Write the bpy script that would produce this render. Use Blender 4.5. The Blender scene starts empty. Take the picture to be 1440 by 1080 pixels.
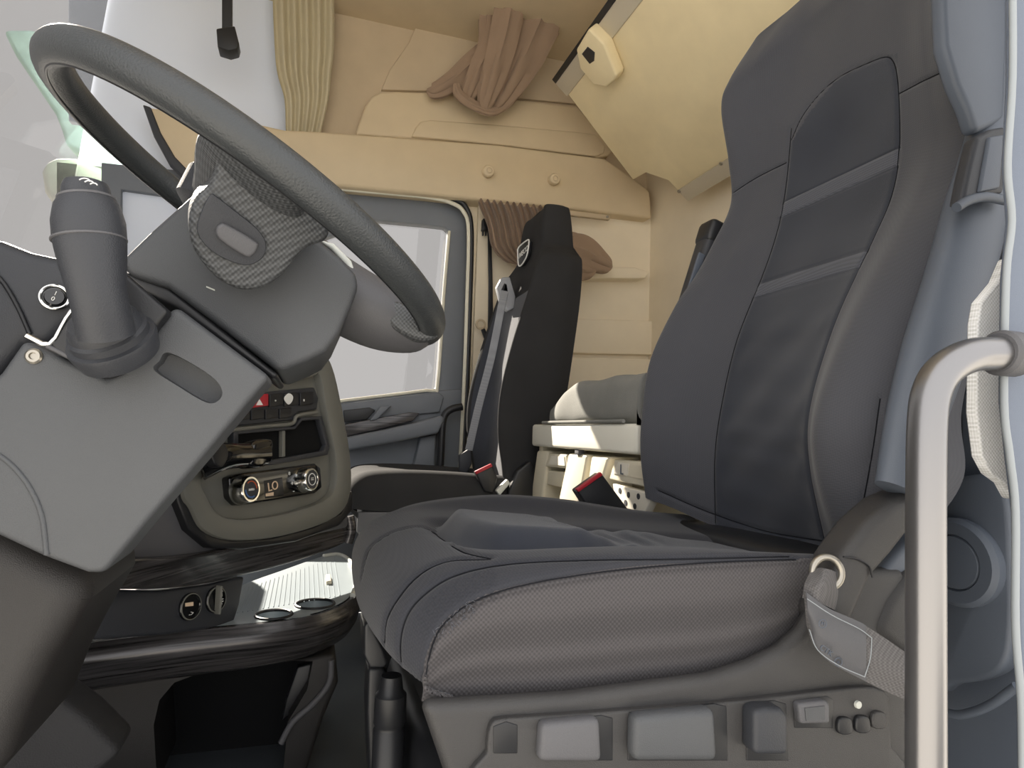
import bpy, bmesh, math, random
from mathutils import Vector, Matrix
from mathutils.bvhtree import BVHTree
random.seed(4)
sc = bpy.context.scene
COL = sc.collection

# ------------------------------------------------------------------ camera, sky, sun, exposure
F_PX = 900.0
YAW, PITCH, ROLL = [math.radians(a) for a in (17.5, 4.4, 1.9)]
EYE = Vector((0, 0, .68))
FW = Vector((math.sin(YAW)*math.cos(PITCH), math.cos(YAW)*math.cos(PITCH), math.sin(PITCH)))
_r = Vector((math.cos(YAW), -math.sin(YAW), 0)); _u = _r.cross(FW)
RT = _r*math.cos(ROLL) + _u*math.sin(ROLL); UP = _u*math.cos(ROLL) - _r*math.sin(ROLL)
cd = bpy.data.cameras.new('camera'); cam = bpy.data.objects.new('camera', cd); COL.objects.link(cam)
cd.sensor_width = 36; cd.lens = 36*F_PX/1440; cd.clip_start = .02
cam.matrix_world = Matrix(((RT.x, UP.x, -FW.x, EYE.x), (RT.y, UP.y, -FW.y, EYE.y), (RT.z, UP.z, -FW.z, EYE.z), (0, 0, 0, 1)))
sc.camera = cam

wd = bpy.data.worlds.new('sky'); sc.world = wd; wd.use_nodes = True
bg = wd.node_tree.nodes['Background']
bg.inputs[0].default_value = (1.0, .985, .98, 1); bg.inputs[1].default_value = 1.9
sd = bpy.data.lights.new('sun', 'SUN'); sun = bpy.data.objects.new('sun', sd); COL.objects.link(sun)
SUN_DIR = Vector((-.42, 1, .66))
sun.rotation_euler = SUN_DIR.to_track_quat('Z', 'Y').to_euler(); sun.location = (-2, 6, 5)
sd.energy = 75.0; sd.color = (1, .92, .80); sd.angle = .009
sc.view_settings.view_transform = 'Standard'; sc.view_settings.look = 'None'
sc.view_settings.gamma = 1; sc.view_settings.use_curve_mapping = False
sc.view_settings.exposure = 0.0

# ------------------------------------------------------------------ pixel rays of the 1440x1080 frame -> points of the cab
def ray(px, py): return FW + RT*((px-720)/F_PX) + UP*((540-py)/F_PX)
def at(px, py, Y): r = ray(px, py); return EYE + r*(Y/r.y)
def atx(px, py, X): r = ray(px, py); return EYE + r*(X/r.x)
def atz(px, py, Z): r = ray(px, py); return EYE + r*((Z-EYE.z)/r.z)
def on(px, py, p0, n): r = ray(px, py); return EYE + r*((p0-EYE).dot(n)/r.dot(n))
def pick(plane, px, py):
    k = plane[0]
    if k == 'y': return at(px, py, plane[1])
    if k == 'x': return atx(px, py, plane[1])
    if k == 'z': return atz(px, py, plane[1])
    return on(px, py, plane[1], plane[2])
def inward(plane):
    n = {'y': Vector((0, 1, 0)), 'x': Vector((1, 0, 0)), 'z': Vector((0, 0, -1))}.get(plane[0])
    if n is None:
        n = plane[2].normalized()
        if n.dot(plane[1]-EYE) < 0: n = -n
    return n

# ------------------------------------------------------------------ materials
def lin(c): return tuple(((v/255)/12.92 if v/255 <= .04045 else ((v/255+.055)/1.055)**2.4) for v in c)
MATS = {}
def mat(name, rgb, rough=.6, metal=0, bump=None, var=0, spec=.5, coat=0, weave=None, stretch=None, sheen=0):
    """rgb: own colour in sRGB; bump=(noise scale, strength); var: colour mottling; weave=(scale, contrast, strength)"""
    m = bpy.data.materials.new(name); m.use_nodes = True; MATS[name] = m
    nt = m.node_tree; N = nt.nodes; L = nt.links; b = N['Principled BSDF']
    c = lin(rgb)
    b.inputs['Base Color'].default_value = (*c, 1); b.inputs['Roughness'].default_value = rough
    b.inputs['Metallic'].default_value = metal; b.inputs['Specular IOR Level'].default_value = spec
    b.inputs['Coat Weight'].default_value = coat; b.inputs['Coat Roughness'].default_value = .12
    if sheen: b.inputs['Sheen Weight'].default_value = sheen; b.inputs['Sheen Roughness'].default_value = .5
    tc = N.new('ShaderNodeTexCoord'); co = tc.outputs['Object']
    if stretch:
        mp = N.new('ShaderNodeMapping'); mp.inputs['Scale'].default_value = stretch; L.new(co, mp.inputs[0]); co = mp.outputs[0]
    src = None
    if var:
        n = N.new('ShaderNodeTexNoise'); n.inputs['Scale'].default_value = 9 if not stretch else 1; n.inputs['Detail'].default_value = 6; L.new(co, n.inputs[0])
        r = N.new('ShaderNodeValToRGB'); L.new(n.outputs[0], r.inputs[0])
        r.color_ramp.elements[0].position = .3; r.color_ramp.elements[1].position = .72
        r.color_ramp.elements[0].color = (*[v*(1-var) for v in c], 1); r.color_ramp.elements[1].color = (*[min(1, v*(1+var)) for v in c], 1)
        L.new(r.outputs[0], b.inputs['Base Color']); src = r.outputs[0]
    h = None
    if weave:   # fine crossed yarns: two diagonal sine waves multiplied (scale = yarn pitch in metres)
        s, con, st = weave
        ws = []
        sx = N.new('ShaderNodeSeparateXYZ'); L.new(tc.outputs['Object'], sx.inputs[0])
        def mth(op, a, b):
            q = N.new('ShaderNodeMath'); q.operation = op
            for k, v in enumerate((a, b)):
                if v is None: continue
                if isinstance(v, (int, float)): q.inputs[k].default_value = v
                else: L.new(v, q.inputs[k])
            return q.outputs[0]
        X_, Y_, Z_ = sx.outputs
        tot = None
        for e in (mth('ADD', X_, Z_), mth('SUBTRACT', X_, Z_), mth('MULTIPLY', Y_, 1.42)):
            w = mth('SINE', mth('MULTIPLY', e, 2*math.pi/s), None); tot = w if tot is None else mth('ADD', tot, w)
        cl_ = N.new('ShaderNodeClamp'); L.new(mth('ADD', mth('MULTIPLY', tot, .22), .45), cl_.inputs[0]); h = cl_.outputs[0]
        mx = N.new('ShaderNodeMix'); mx.data_type = 'RGBA'; mx.blend_type = 'MIX'
        L.new(h, mx.inputs[0])
        if src is None:
            mx.inputs[6].default_value = (*[v*(1-con) for v in c], 1); mx.inputs[7].default_value = (*[min(1, v*(1+1.6*con)) for v in c], 1)
        else:
            L.new(src, mx.inputs[6]); mx.inputs[7].default_value = (*[min(1, v*(1+1.6*con)) for v in c], 1)
        L.new(mx.outputs[2], b.inputs['Base Color'])
        bp = N.new('ShaderNodeBump'); bp.inputs['Strength'].default_value = st; bp.inputs['Distance'].default_value = .0006; L.new(h, bp.inputs['Height']); L.new(bp.outputs[0], b.inputs['Normal'])
    elif bump:
        n = N.new('ShaderNodeTexNoise'); n.inputs['Scale'].default_value = bump[0]; n.inputs['Detail'].default_value = 3; L.new(co, n.inputs[0])
        bp = N.new('ShaderNodeBump'); bp.inputs['Strength'].default_value = bump[1]; bp.inputs['Distance'].default_value = .001
        L.new(n.outputs[0], bp.inputs['Height']); L.new(bp.outputs[0], b.inputs['Normal'])
    return m
BEIGE = mat('beige_plastic', (208, 190, 158), .55, bump=(700, .25), var=.04)
BEIGE_D = mat('beige_trim_dark', (194, 176, 148), .6, bump=(500, .3), var=.05)
BEIGE_L = mat('pale_pillar_plastic', (236, 224, 200), .5, bump=(600, .2), var=.03)
BOARD = mat('bunk_board', (240, 224, 184), .6, bump=(300, .15), var=.05)
PANELG = mat('pale_grey_panel', (226, 234, 248), .7)
ALU = mat('aluminium', (206, 198, 180), .45, metal=.25, bump=(200, .05))
CHROME = mat('chrome', (225, 225, 222), .14, metal=1)
DARK = mat('dark_grained_plastic', (88, 88, 91), .55, bump=(900, .45), var=.05)
DARK2 = mat('charcoal_plastic', (50, 52, 57), .5, bump=(900, .4), var=.05)
BLACK = mat('black_plastic', (30, 31, 34), .42, bump=(700, .15))
GLOSSB = mat('gloss_black', (17, 18, 20), .14, coat=.5)
GREYP = mat('grey_column_plastic', (75, 77, 80), .5, bump=(1000, .5), var=.05)
WARMG = mat('seat_base_plastic', (56, 55, 55), .48, bump=(1000, .55), var=.05)
OLIVE = mat('console_frame_plastic', (108, 108, 102), .42, bump=(900, .2), var=.03)
BLUEG = mat('blue_grey_trim', (86, 93, 104), .5, bump=(700, .2), var=.04)
LEATHER = mat('rim_leather', (58, 61, 63), .40, bump=(520, .8), var=.08)
DIMPLE = mat('dimpled_rubber', (70, 72, 74), .5, weave=(.0048, .4, 1.0))
SUEDE = mat('insert_suede', (54, 57, 65), .95, bump=(1500, .5), var=.10, spec=.15, sheen=.25)
FABRIC = mat('bolster_fabric', (71, 72, 77), .95, weave=(.0038, .10, .4), spec=.15, var=.05, sheen=.2)
CUSHF = mat('cushion_fabric', (54, 55, 60), .95, weave=(.0038, .12, .4), spec=.15, var=.05, sheen=.15)
MESHF = mat('mesh_fabric', (63, 61, 62), .95, weave=(.0050, .6, .9), spec=.15, var=.05, sheen=.15)
STRIPE = mat('stripe_fabric', (80, 82, 89), .95, weave=(.0036, .25, .4), spec=.15, sheen=.2)
BLKFAB = mat('black_seat_fabric', (50, 50, 51), .95, bump=(900, .4), spec=.15, var=.08)
GREYFAB = mat('mattress_fabric', (134, 134, 130), .95, bump=(500, .6), spec=.1, var=.1)
TAUPE = mat('taupe_cloth', (150, 128, 108), .9, bump=(900, .3), spec=.15, var=.06, sheen=.2)
OLCLOTH = mat('olive_cloth', (192, 182, 154), .9, bump=(900, .3), spec=.15, var=.06)
WOOD = mat('dark_wood_grain', (70, 68, 69), .26, metal=.35, var=.8, stretch=(7, 7, 240), coat=.2, bump=(1, .1))
WHITE = mat('white_laminate', (232, 229, 216), .4, var=.02)
TAN = mat('tan_plastic', (214, 206, 184), .55, bump=(400, .2), var=.08)
LABELW = mat('paper_label', (226, 220, 205), .6, var=.06)
WOVEN = mat('white_woven_cloth', (242, 242, 238), .9, weave=(.0042, .25, .7), spec=.1)
SEALD = mat('grey_rubber_seal', (150, 156, 160), .5)
PALE_HL = mat('pale_plastic_and_highlight', (206, 208, 200), .5)  # also colours the shroud highlight and the sunlit buckle stalk
CREAM = mat('cream_weatherstrip', (226, 222, 204), .5)
FLOORM = mat('floor_rubber', (74, 79, 84), .7, bump=(300, .5), var=.1)
RIBBED = mat('ribbed_tray_top', (150, 160, 166), .28, bump=(600, .1))
WEB = mat('belt_webbing', (96, 94, 94), .75, weave=(.0034, .2, .5), spec=.3)
WEBL = mat('pale_belt_webbing', (150, 152, 156), .6, weave=(.003, .12, .4))
DOORG = mat('door_grey_plastic', (112, 117, 124), .5, bump=(800, .3), var=.04)
PEDM = mat('pedestal_plastic', (42, 40, 39), .5, bump=(1000, .6), var=.1)
PILL = mat('pillar_blue_grey', (104, 113, 128), .5, bump=(900, .4), var=.05)
RED = mat('red_plastic', (170, 34, 48), .4)
WHITEP = mat('white_print', (232, 232, 228), .6)
AMBER = mat('warm_print', (224, 198, 170), .6)
BLUEP = mat('blue_print', (70, 110, 170), .5)
ORANGEP = mat('orange_print', (190, 90, 50), .5)
MIRR = mat('mirror_green_reflection', (196, 226, 214), .3, var=.25)  # mottled pale green stands in for foliage reflected in the mirror
PALE = mat('pale_mirror_back', (226, 228, 220), .4)
INKY = mat('matt_black', (15, 16, 18), .8, spec=.2)
GRIT = mat('black_grit_mat', (46, 46, 48), .75, bump=(450, 1.0))
STEEL = mat('worn_steel', (170, 165, 155), .35, metal=.9, bump=(120, .3))
BARM = mat('satin_grey_bar', (140, 139, 140), .30, metal=.85, bump=(300, .05))
ASPH = mat('yard_concrete', (118, 117, 115), .9, bump=(3, .3), var=.1)
GLASS = bpy.data.materials.new('tinted_glass'); GLASS.use_nodes = True
_nt = GLASS.node_tree; _nt.nodes.clear()
_o = _nt.nodes.new('ShaderNodeOutputMaterial'); _t = _nt.nodes.new('ShaderNodeBsdfTransparent'); _g = _nt.nodes.new('ShaderNodeBsdfGlossy'); _m = _nt.nodes.new('ShaderNodeMixShader')
_t.inputs[0].default_value = (.5, .495, .49, 1); _g.inputs['Roughness'].default_value = .02; _m.inputs[0].default_value = .04
_nt.links.new(_t.outputs[0], _m.inputs[1]); _nt.links.new(_g.outputs[0], _m.inputs[2]); _nt.links.new(_m.outputs[0], _o.inputs[0])

# ------------------------------------------------------------------ object helpers
def root_loc(o):
    v = Vector((0, 0, 0))
    while o is not None: v += o.location; o = o.parent
    return v
def tag(o, label=None, cat=None, group=None, kind=None):
    for k, v in (('label', label), ('category', cat), ('group', group), ('kind', kind)):
        if v: o[k] = v
    return o
def thing(name, label, cat, loc, group=None):
    o = bpy.data.objects.new(name, None); COL.objects.link(o); o.location = loc; o.empty_display_size = .05
    return tag(o, label, cat, group)
def struct_root(name, loc, label=None, cat=None):
    o = bpy.data.objects.new(name, None); COL.objects.link(o); o.location = loc; o.empty_display_size = .05
    return tag(o, label, cat, None, 'structure')
def obj(name, bm, m, parent=None, smooth=38, label=None, cat=None, group=None, kind=None, normals=True):
    if normals: bmesh.ops.recalc_face_normals(bm, faces=bm.faces)
    me = bpy.data.meshes.new(name); bm.to_mesh(me); bm.free()
    for mm in (m if isinstance(m, (list, tuple)) else [m]): me.materials.append(mm)
    o = bpy.data.objects.new(name, me); COL.objects.link(o)
    me.polygons.foreach_set('use_smooth', [True]*len(me.polygons))
    if smooth is not None: me.set_sharp_from_angle(angle=math.radians(smooth))
    if parent is not None:
        me.transform(Matrix.Translation(-root_loc(parent))); o.parent = parent
    else:
        xs = [v.co for v in me.vertices]
        c = Vector(((min(p.x for p in xs)+max(p.x for p in xs))/2, (min(p.y for p in xs)+max(p.y for p in xs))/2, min(p.z for p in xs)))
        me.transform(Matrix.Translation(-c)); o.location = c
    return tag(o, label, cat, group, kind)
def bev(bm, w, seg=3, ang=35):
    if not w: return bm
    bmesh.ops.recalc_face_normals(bm, faces=bm.faces)
    es = [e for e in bm.edges if len(e.link_faces) == 2 and e.calc_face_angle(0) > math.radians(ang)]
    bmesh.ops.bevel(bm, geom=es, offset=w, segments=seg, profile=.5, affect='EDGES', clamp_overlap=True)
    return bm
def cr(p0, p1, p2, p3, t):
    return .5*((2*p1)+(p2-p0)*t+(2*p0-5*p1+4*p2-p3)*t*t+(3*p1-p0-3*p2+p3)*t*t*t)
def spline(pts, n, closed=False):
    out = []; k = len(pts)
    segs = k if closed else k-1
    for i in range(segs):
        for j in range(n):
            a = (pts[(i+d) % k] if closed else pts[min(max(i+d, 0), k-1)] for d in (-1, 0, 1, 2))
            p0, p1, p2, p3 = a
            if not closed and i == 0: p0 = 2*p1-p2
            if not closed and i == segs-1: p3 = 2*p2-p1
            out.append(cr(p0, p1, p2, p3, j/n))
    if not closed: out.append(pts[-1])
    return out
def spx(px, n=5): return [tuple(v)[:2] for v in spline([Vector((a, b, 0)) for a, b in px], n, True)]
def prism(poly, vec, bevel=0, seg=3, ang=35):
    bm = bmesh.new()
    a = [bm.verts.new(p) for p in poly]; b = [bm.verts.new(p+vec) for p in poly]
    bm.faces.new(a); bm.faces.new(b[::-1]); n = len(poly)
    for i in range(n): bm.faces.new((a[i], b[i], b[(i+1) % n], a[(i+1) % n]))
    return bev(bm, bevel, seg, ang)
def panel_bm(px, plane, thick, bevel=0, rnd=0, out=0, seg=3):
    """an outline on a plane of the cab, given real thickness behind it (out: how far it stands proud)"""
    if rnd: px = spx(px, rnd)
    n = inward(plane); poly = [pick(plane, *p)-n*out for p in px]
    return prism(poly, n*(thick+out), bevel, seg)
def panel(name, px, plane, thick, m, parent=None, bevel=0, rnd=0, out=0, seg=3, **k):
    return obj(name, panel_bm(px, plane, thick, bevel, rnd, out, seg), m, parent, **k)
def ring_bm(outer, inner, plane, thick, bevel=0, out=0):
    n = inward(plane); bm = bmesh.new(); k = len(outer)
    L = []
    for d in (-out, thick):
        L.append([[bm.verts.new(pick(plane, *p)+n*d) for p in pp] for pp in (outer, inner)])
    for i in range(k):
        j = (i+1) % k
        (fo, fi), (bo, bi) = L
        bm.faces.new((fo[i], fo[j], fi[j], fi[i])); bm.faces.new((bo[j], bo[i], bi[i], bi[j]))
        bm.faces.new((fo[j], fo[i], bo[i], bo[j])); bm.faces.new((fi[i], fi[j], bi[j], bi[i]))
    return bev(bm, bevel, 2)
def box_bm(c, dims, rot=None, bevel=0, seg=3):
    bm = bmesh.new(); bmesh.ops.create_cube(bm, size=1)
    M = Matrix.Translation(c) @ (rot.to_4x4() if rot else Matrix()) @ Matrix.Diagonal((*dims, 1))
    bmesh.ops.transform(bm, matrix=M, verts=bm.verts)
    return bev(bm, bevel, seg)
def box2(x0, x1, y0, y1, z0, z1, bevel=0):
    return box_bm(Vector(((x0+x1)/2, (y0+y1)/2, (z0+z1)/2)), (abs(x1-x0), abs(y1-y0), abs(z1-z0)), None, bevel)
def frame(x, n):
    n = n.normalized(); x = (x-n*x.dot(n)).normalized(); y = n.cross(x)
    return Matrix((x, y, n)).transposed()
def tube_into(bm, pts, rad, seg=12, flat=1.0, flatdir=None, cap=True, ripple=None):
    if not isinstance(rad, (list, tuple)): rad = [rad]*len(pts)
    rings = []; up = None
    for i, p in enumerate(pts):
        t = (pts[min(i+1, len(pts)-1)]-pts[max(i-1, 0)]).normalized()
        if up is None:
            up = flatdir if flatdir is not None else (Vector((0, 0, 1)) if abs(t.z) < .9 else Vector((1, 0, 0)))
        if flatdir is not None: up = flatdir
        a = (up-t*up.dot(t)).normalized(); b = t.cross(a); up = a
        R = []
        for k in range(seg):
            th = 2*math.pi*k/seg; r = rad[i]*(1+(ripple(k/seg, i/(len(pts)-1)) if ripple else 0))
            R.append(bm.verts.new(p+a*(math.cos(th)*r*flat)+b*(math.sin(th)*r)))
        rings.append(R)
    for i in range(len(rings)-1):
        for k in range(seg):
            bm.faces.new((rings[i][k], rings[i][(k+1) % seg], rings[i+1][(k+1) % seg], rings[i+1][k]))
    if cap: bm.faces.new(rings[0][::-1]); bm.faces.new(rings[-1])
    return bm
def tube_bm(pts, rad, n=6, **k):
    if n > 1:
        if isinstance(rad, (list, tuple)): rad = [v.x for v in spline([Vector((r, 0, 0)) for r in rad], n)]
        pts = spline(pts, n)
    return tube_into(bmesh.new(), pts, rad, **k)
def lathe_bm(prof, o, axis, seg=28, xdir=None):
    """prof: (radius, height) pairs along axis"""
    x = xdir or (Vector((1, 0, 0)) if abs(axis.normalized().x) < .8 else Vector((0, 0, 1)))
    M = frame(x, axis); bm = bmesh.new(); rings = []
    for r, h in prof:
        rings.append([bm.verts.new(o+M @ Vector((max(r, 1e-4)*math.cos(2*math.pi*k/seg), max(r, 1e-4)*math.sin(2*math.pi*k/seg), h))) for k in range(seg)])
    for i in range(len(rings)-1):
        for k in range(seg): bm.faces.new((rings[i][k], rings[i][(k+1) % seg], rings[i+1][(k+1) % seg], rings[i+1][k]))
    bm.faces.new(rings[0][::-1]); bm.faces.new(rings[-1])
    return bm
def torus_bm(c, n, R, r, a0=0, a1=2*math.pi, sR=64, sr=16, xdir=None, flat=1):
    M = frame(xdir or Vector((1, 0, 0)), n); full = abs(a1-a0-2*math.pi) < 1e-4
    pts = [c+M @ Vector((R*math.cos(a0+(a1-a0)*i/sR), R*math.sin(a0+(a1-a0)*i/sR)*flat, 0)) for i in range(sR+(0 if full else 1))]
    bm = bmesh.new()
    if not full: return tube_into(bm, pts, r, seg=sr, flatdir=n)
    rings = []
    for i, p in enumerate(pts):
        t = (pts[(i+1) % sR]-pts[i-1]).normalized(); b = t.cross(n)
        rings.append([bm.verts.new(p+n*(r*math.cos(2*math.pi*k/sr))+b*(r*math.sin(2*math.pi*k/sr))) for k in range(sr)])
    for i in range(sR):
        for k in range(sr): bm.faces.new((rings[i][k], rings[i][(k+1) % sr], rings[(i+1) % sR][(k+1) % sr], rings[(i+1) % sR][k]))
    return bm
def net_grid(net, nu, nv):
    """Catmull-Rom surface through a control net (rows of points); returns rows of points"""
    rows = [spline(r, nu) for r in net]
    cols = [spline([r[j] for r in rows], nv) for j in range(len(rows[0]))]
    return [[cols[j][i] for j in range(len(cols))] for i in range(len(cols[0]))]
def grid_normals(g):
    R, C = len(g), len(g[0]); out = []
    for i in range(R):
        row = []
        for j in range(C):
            a = g[i][min(j+1, C-1)]-g[i][max(j-1, 0)]; b = g[min(i+1, R-1)][j]-g[max(i-1, 0)][j]
            n = a.cross(b); row.append(n.normalized() if n.length > 1e-12 else Vector((0, 0, 1)))
        out.append(row)
    return out
def grid_bm(g, vec=None, sel=None):
    """a grid as a mesh; with vec a closed solid of that thickness; sel(i, j) keeps only some faces"""
    bm = bmesh.new(); R, C = len(g), len(g[0]); vs = {}
    def v(i, j):
        if (i, j) not in vs: vs[i, j] = bm.verts.new(g[i][j])
        return vs[i, j]
    for i in range(R-1):
        for j in range(C-1):
            if sel is None or sel(i, j): bm.faces.new((v(i, j), v(i, j+1), v(i+1, j+1), v(i+1, j)))
    if vec is not None:
        fs = bm.faces[:]
        bnd = [e for e in bm.edges if len(e.link_faces) == 1]
        mp = {}
        for w in list(bm.verts): mp[w] = bm.verts.new(w.co+(vec(w.co) if callable(vec) else vec))
        for e in bnd:
            a, b = e.verts; bm.faces.new((a, b, mp[b], mp[a]))
        for f in fs: bm.faces.new([mp[w] for w in reversed(f.verts)])
    return bm
def groove(g, px_lines, width, depth, outward=None):
    """press sewn seams into a surface: each line is laid on it, then points near the line sink along the normal"""
    bm = grid_bm(g); bmesh.ops.triangulate(bm, faces=bm.faces); tree = BVHTree.FromBMesh(bm); bm.free()
    nr = grid_normals(g); pts = []; runs = []
    for ln in px_lines:
        q = spline([Vector((a, b, 0)) for a, b in ln], 14); last = None; runs.append([])
        for p in q:
            hit = tree.ray_cast(EYE, ray(p.x, p.y).normalized())
            if hit[0] is None: last = None; runs.append([]); continue
            nn = hit[1] if hit[1].dot(hit[0]-EYE) > 0 else -hit[1]; runs[-1].append(hit[0]+nn*(depth*.72))
            if last is not None and (hit[0]-last).length < .08:
                for t in (.2, .4, .6, .8): pts.append(last.lerp(hit[0], t))
            pts.append(hit[0]); last = hit[0]
    if not pts: return []
    from mathutils.kdtree import KDTree
    kd = KDTree(len(pts))
    for i, p in enumerate(pts): kd.insert(p, i)
    kd.balance()
    for i, row in enumerate(g):
        for j, p in enumerate(row):
            d = kd.find(p)[2]
            if d < width*3:
                n = nr[i][j]
                if n.dot(p-EYE) < 0: n = -n
                row[j] = p+n*(depth*math.exp(-(d/width)**2))
    return [r for r in runs if len(r) > 2]
def boolean_cut(o, cutters):
    tmp = []
    for bm in cutters:
        bmesh.ops.recalc_face_normals(bm, faces=bm.faces)
        me = bpy.data.meshes.new('cut'); bm.to_mesh(me); bm.free(); c = bpy.data.objects.new('cut', me); COL.objects.link(c); tmp.append(c)
        c.location = -root_loc(o.parent) if o.parent else Vector((0, 0, 0))
        if o.parent: c.parent = o.parent
        md = o.modifiers.new('b', 'BOOLEAN'); md.object = c; md.operation = 'DIFFERENCE'; md.solver = 'EXACT'
    dg = bpy.context.evaluated_depsgraph_get(); dg.update()
    me = bpy.data.meshes.new_from_object(o.evaluated_get(dg)); me.name = o.name
    o.modifiers.clear(); o.data = me
    me.polygons.foreach_set('use_smooth', [True]*len(me.polygons)); me.set_sharp_from_angle(angle=math.radians(38))
    for c in tmp: bpy.data.objects.remove(c)
def text(name, s, size, o, x, n, m, parent, align='CENTER', ext=.0006):
    cu = bpy.data.curves.new('t', 'FONT'); cu.body = s; cu.size = size; cu.align_x = align; cu.align_y = 'CENTER'; cu.extrude = ext
    t = bpy.data.objects.new('t', cu); COL.objects.link(t)
    dg = bpy.context.evaluated_depsgraph_get(); dg.update()
    me = bpy.data.meshes.new_from_object(t.evaluated_get(dg)); bpy.data.objects.remove(t)
    me.transform(Matrix.Translation(o) @ frame(x, n).to_4x4()); me.transform(Matrix.Translation(-root_loc(parent)))
    me.name = name; me.materials.clear(); me.materials.append(m)
    ob = bpy.data.objects.new(name, me); COL.objects.link(ob); ob.parent = parent
    return ob
def S(name, bm, m, label=None, **k): return obj(name, bm, m, kind='structure', label=label, **k)

# ================================================================== THE SETTING
S('floor', box2(-.85, 1.42, .44, 2.5, -.04, 0), FLOORM)
S('yard_ground', box2(-30, 30, -30, 30, -1.35, -1.3), ASPH)
S('ceiling', box2(-.72, 1.45, .40, 2.52, 2.27, 2.33), BEIGE)
S('wall_back', box2(1.37, 1.43, .40, 2.52, 0, 2.27), BEIGE_L)
S('wall_front', box2(-.92, -.86, .44, 2.52, 0, .80), DARK2)
wp = struct_root('wall_passenger', (1.0, 2.42, 0))
obj('rear_lining', box2(.60, 1.37, 2.42, 2.50, 0, 1.68), BEIGE_L, wp)
panel('pillar_trim', [(655, 268), (673, 274), (697, 286), (693, 480), (676, 690), (630, 690), (638, 560), (640, 400), (645, 290)], ('y', 2.445), .05, BEIGE_L, wp, .006)
panel('wall_shelf', [(790, 379), (885, 380), (905, 386), (899, 395), (790, 395)], ('y', 2.40), .03, BEIGE_L, wp, .004, out=.05)
panel('lower_lining', [(780, 448), (918, 452), (918, 500), (780, 497)], ('y', 2.415), .02, BEIGE_L, wp, .006, out=.02)
panel('bunk_ledge', [(780, 504), (925, 508), (925, 700), (780, 700)], ('y', 2.41), .02, BEIGE_L, wp, .006, out=.06)
# the header above the door and the side wall over it
panel('trim_1', [(206, 150), (222, 190), (240, 222), (272, 254), (330, 258), (477, 261), (600, 273), (673, 281), (780, 291), (917, 307), (916, 285),
      (914, 268), (880, 242), (850, 222), (700, 203), (500, 188), (445, 184), (400, 182), (300, 160)], ('y', 2.36), .12, BEIGE, None, .012, kind='structure')
panel('trim_2', [(200, 146), (216, 192), (236, 228), (268, 258), (275, 250), (246, 220), (226, 186), (212, 150)], ('y', 2.355), .05, DARK2, None, .006, kind='structure')
us = struct_root('wall_upper', (.6, 2.46, 1.7))
panel('upper_lining', [(438, 192), (455, 150), (468, 60), (474, -20), (478, -120), (1300, -260), (1300, 330), (917, 300), (700, 215), (500, 200)], ('y', 2.46), .06, BEIGE_D, us)
panel('storage_flap', [(500, 189), (503, 178), (514, 148), (522, 136), (535, 129), (560, 128), (620, 131), (720, 139), (812, 149), (840, 180), (862, 212), (856, 219), (840, 222), (700, 204)], ('y', 2.40), .08, BEIGE, us, .010)
panel('flap_step', [(578, 192), (585, 178), (592, 170), (606, 168), (700, 175), (812, 185), (838, 188), (852, 205), (850, 215), (838, 220), (700, 203)], ('y', 2.392), .05, BEIGE, us, .008)
panel('upper_recess', [(536, 126), (548, 98), (575, 60), (600, 0), (640, -80), (1000, -120), (1000, 160), (812, 146), (720, 137), (620, 128)], ('y', 2.445), .03, BEIGE_D, us, .004)
# driver side pillar behind the open door
wdv = struct_root('wall_driver', (.95, .6, 0))
panel('pillar_lining', [(1236, -700), (1500, -900), (1520, 1160), (1236, 1120)], ('x', .93), .05, BLUEG, wdv)
panel('lower_trim', [(1325, 690), (1345, 672), (1385, 668), (1412, 690), (1420, 760), (1422, 880), (1412, 935), (1385, 955), (1340, 962), (1310, 960), (1305, 760)], ('x', .90), .03, BLUEG, wdv, .012, rnd=4)
obj('round_cap', lathe_bm([(.062, 0), (.062, .012), (.056, .018), (.040, .018), (.038, .014), (.036, .018), (.001, .020)], atx(1352, 790, .90), Vector((-1, 0, 0)), 40), BLUEG, wdv)
obj('sill_lip', tube_bm([atx(*p, .89) for p in ((1300, 990), (1340, 1004), (1365, 1002), (1395, 990), (1430, 965))], .006), BLUEG, wdv)
panel('pillar_edge', [(1424, -30), (1424, 110), (1418, 230), (1424, 310), (1416, 390), (1414, 565), (1422, 640), (1432, 720), (1434, 880), (1440, 985), (1442, 1120), (1560, 1120), (1560, -1500), (1424, -1500)], ('y', .43), .008, PILL, wdv, .003)
obj('door_seal', tube_bm([at(*p, .426) for p in ((1424, -30), (1424, 110), (1417, 233), (1423, 310), (1415, 390), (1412, 565), (1420, 640), (1428, 720), (1428, 880), (1436, 985), (1438, 1100))], .0032, 5), SEALD, wdv)
panel('woven_lining', [(1418, 362), (1404, 395), (1380, 424), (1375, 454), (1373, 580), (1381, 643), (1394, 667), (1412, 680), (1424, 702), (1432, 702), (1432, 362)], ('y', .47), .012, WOVEN, wdv, .003)
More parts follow.
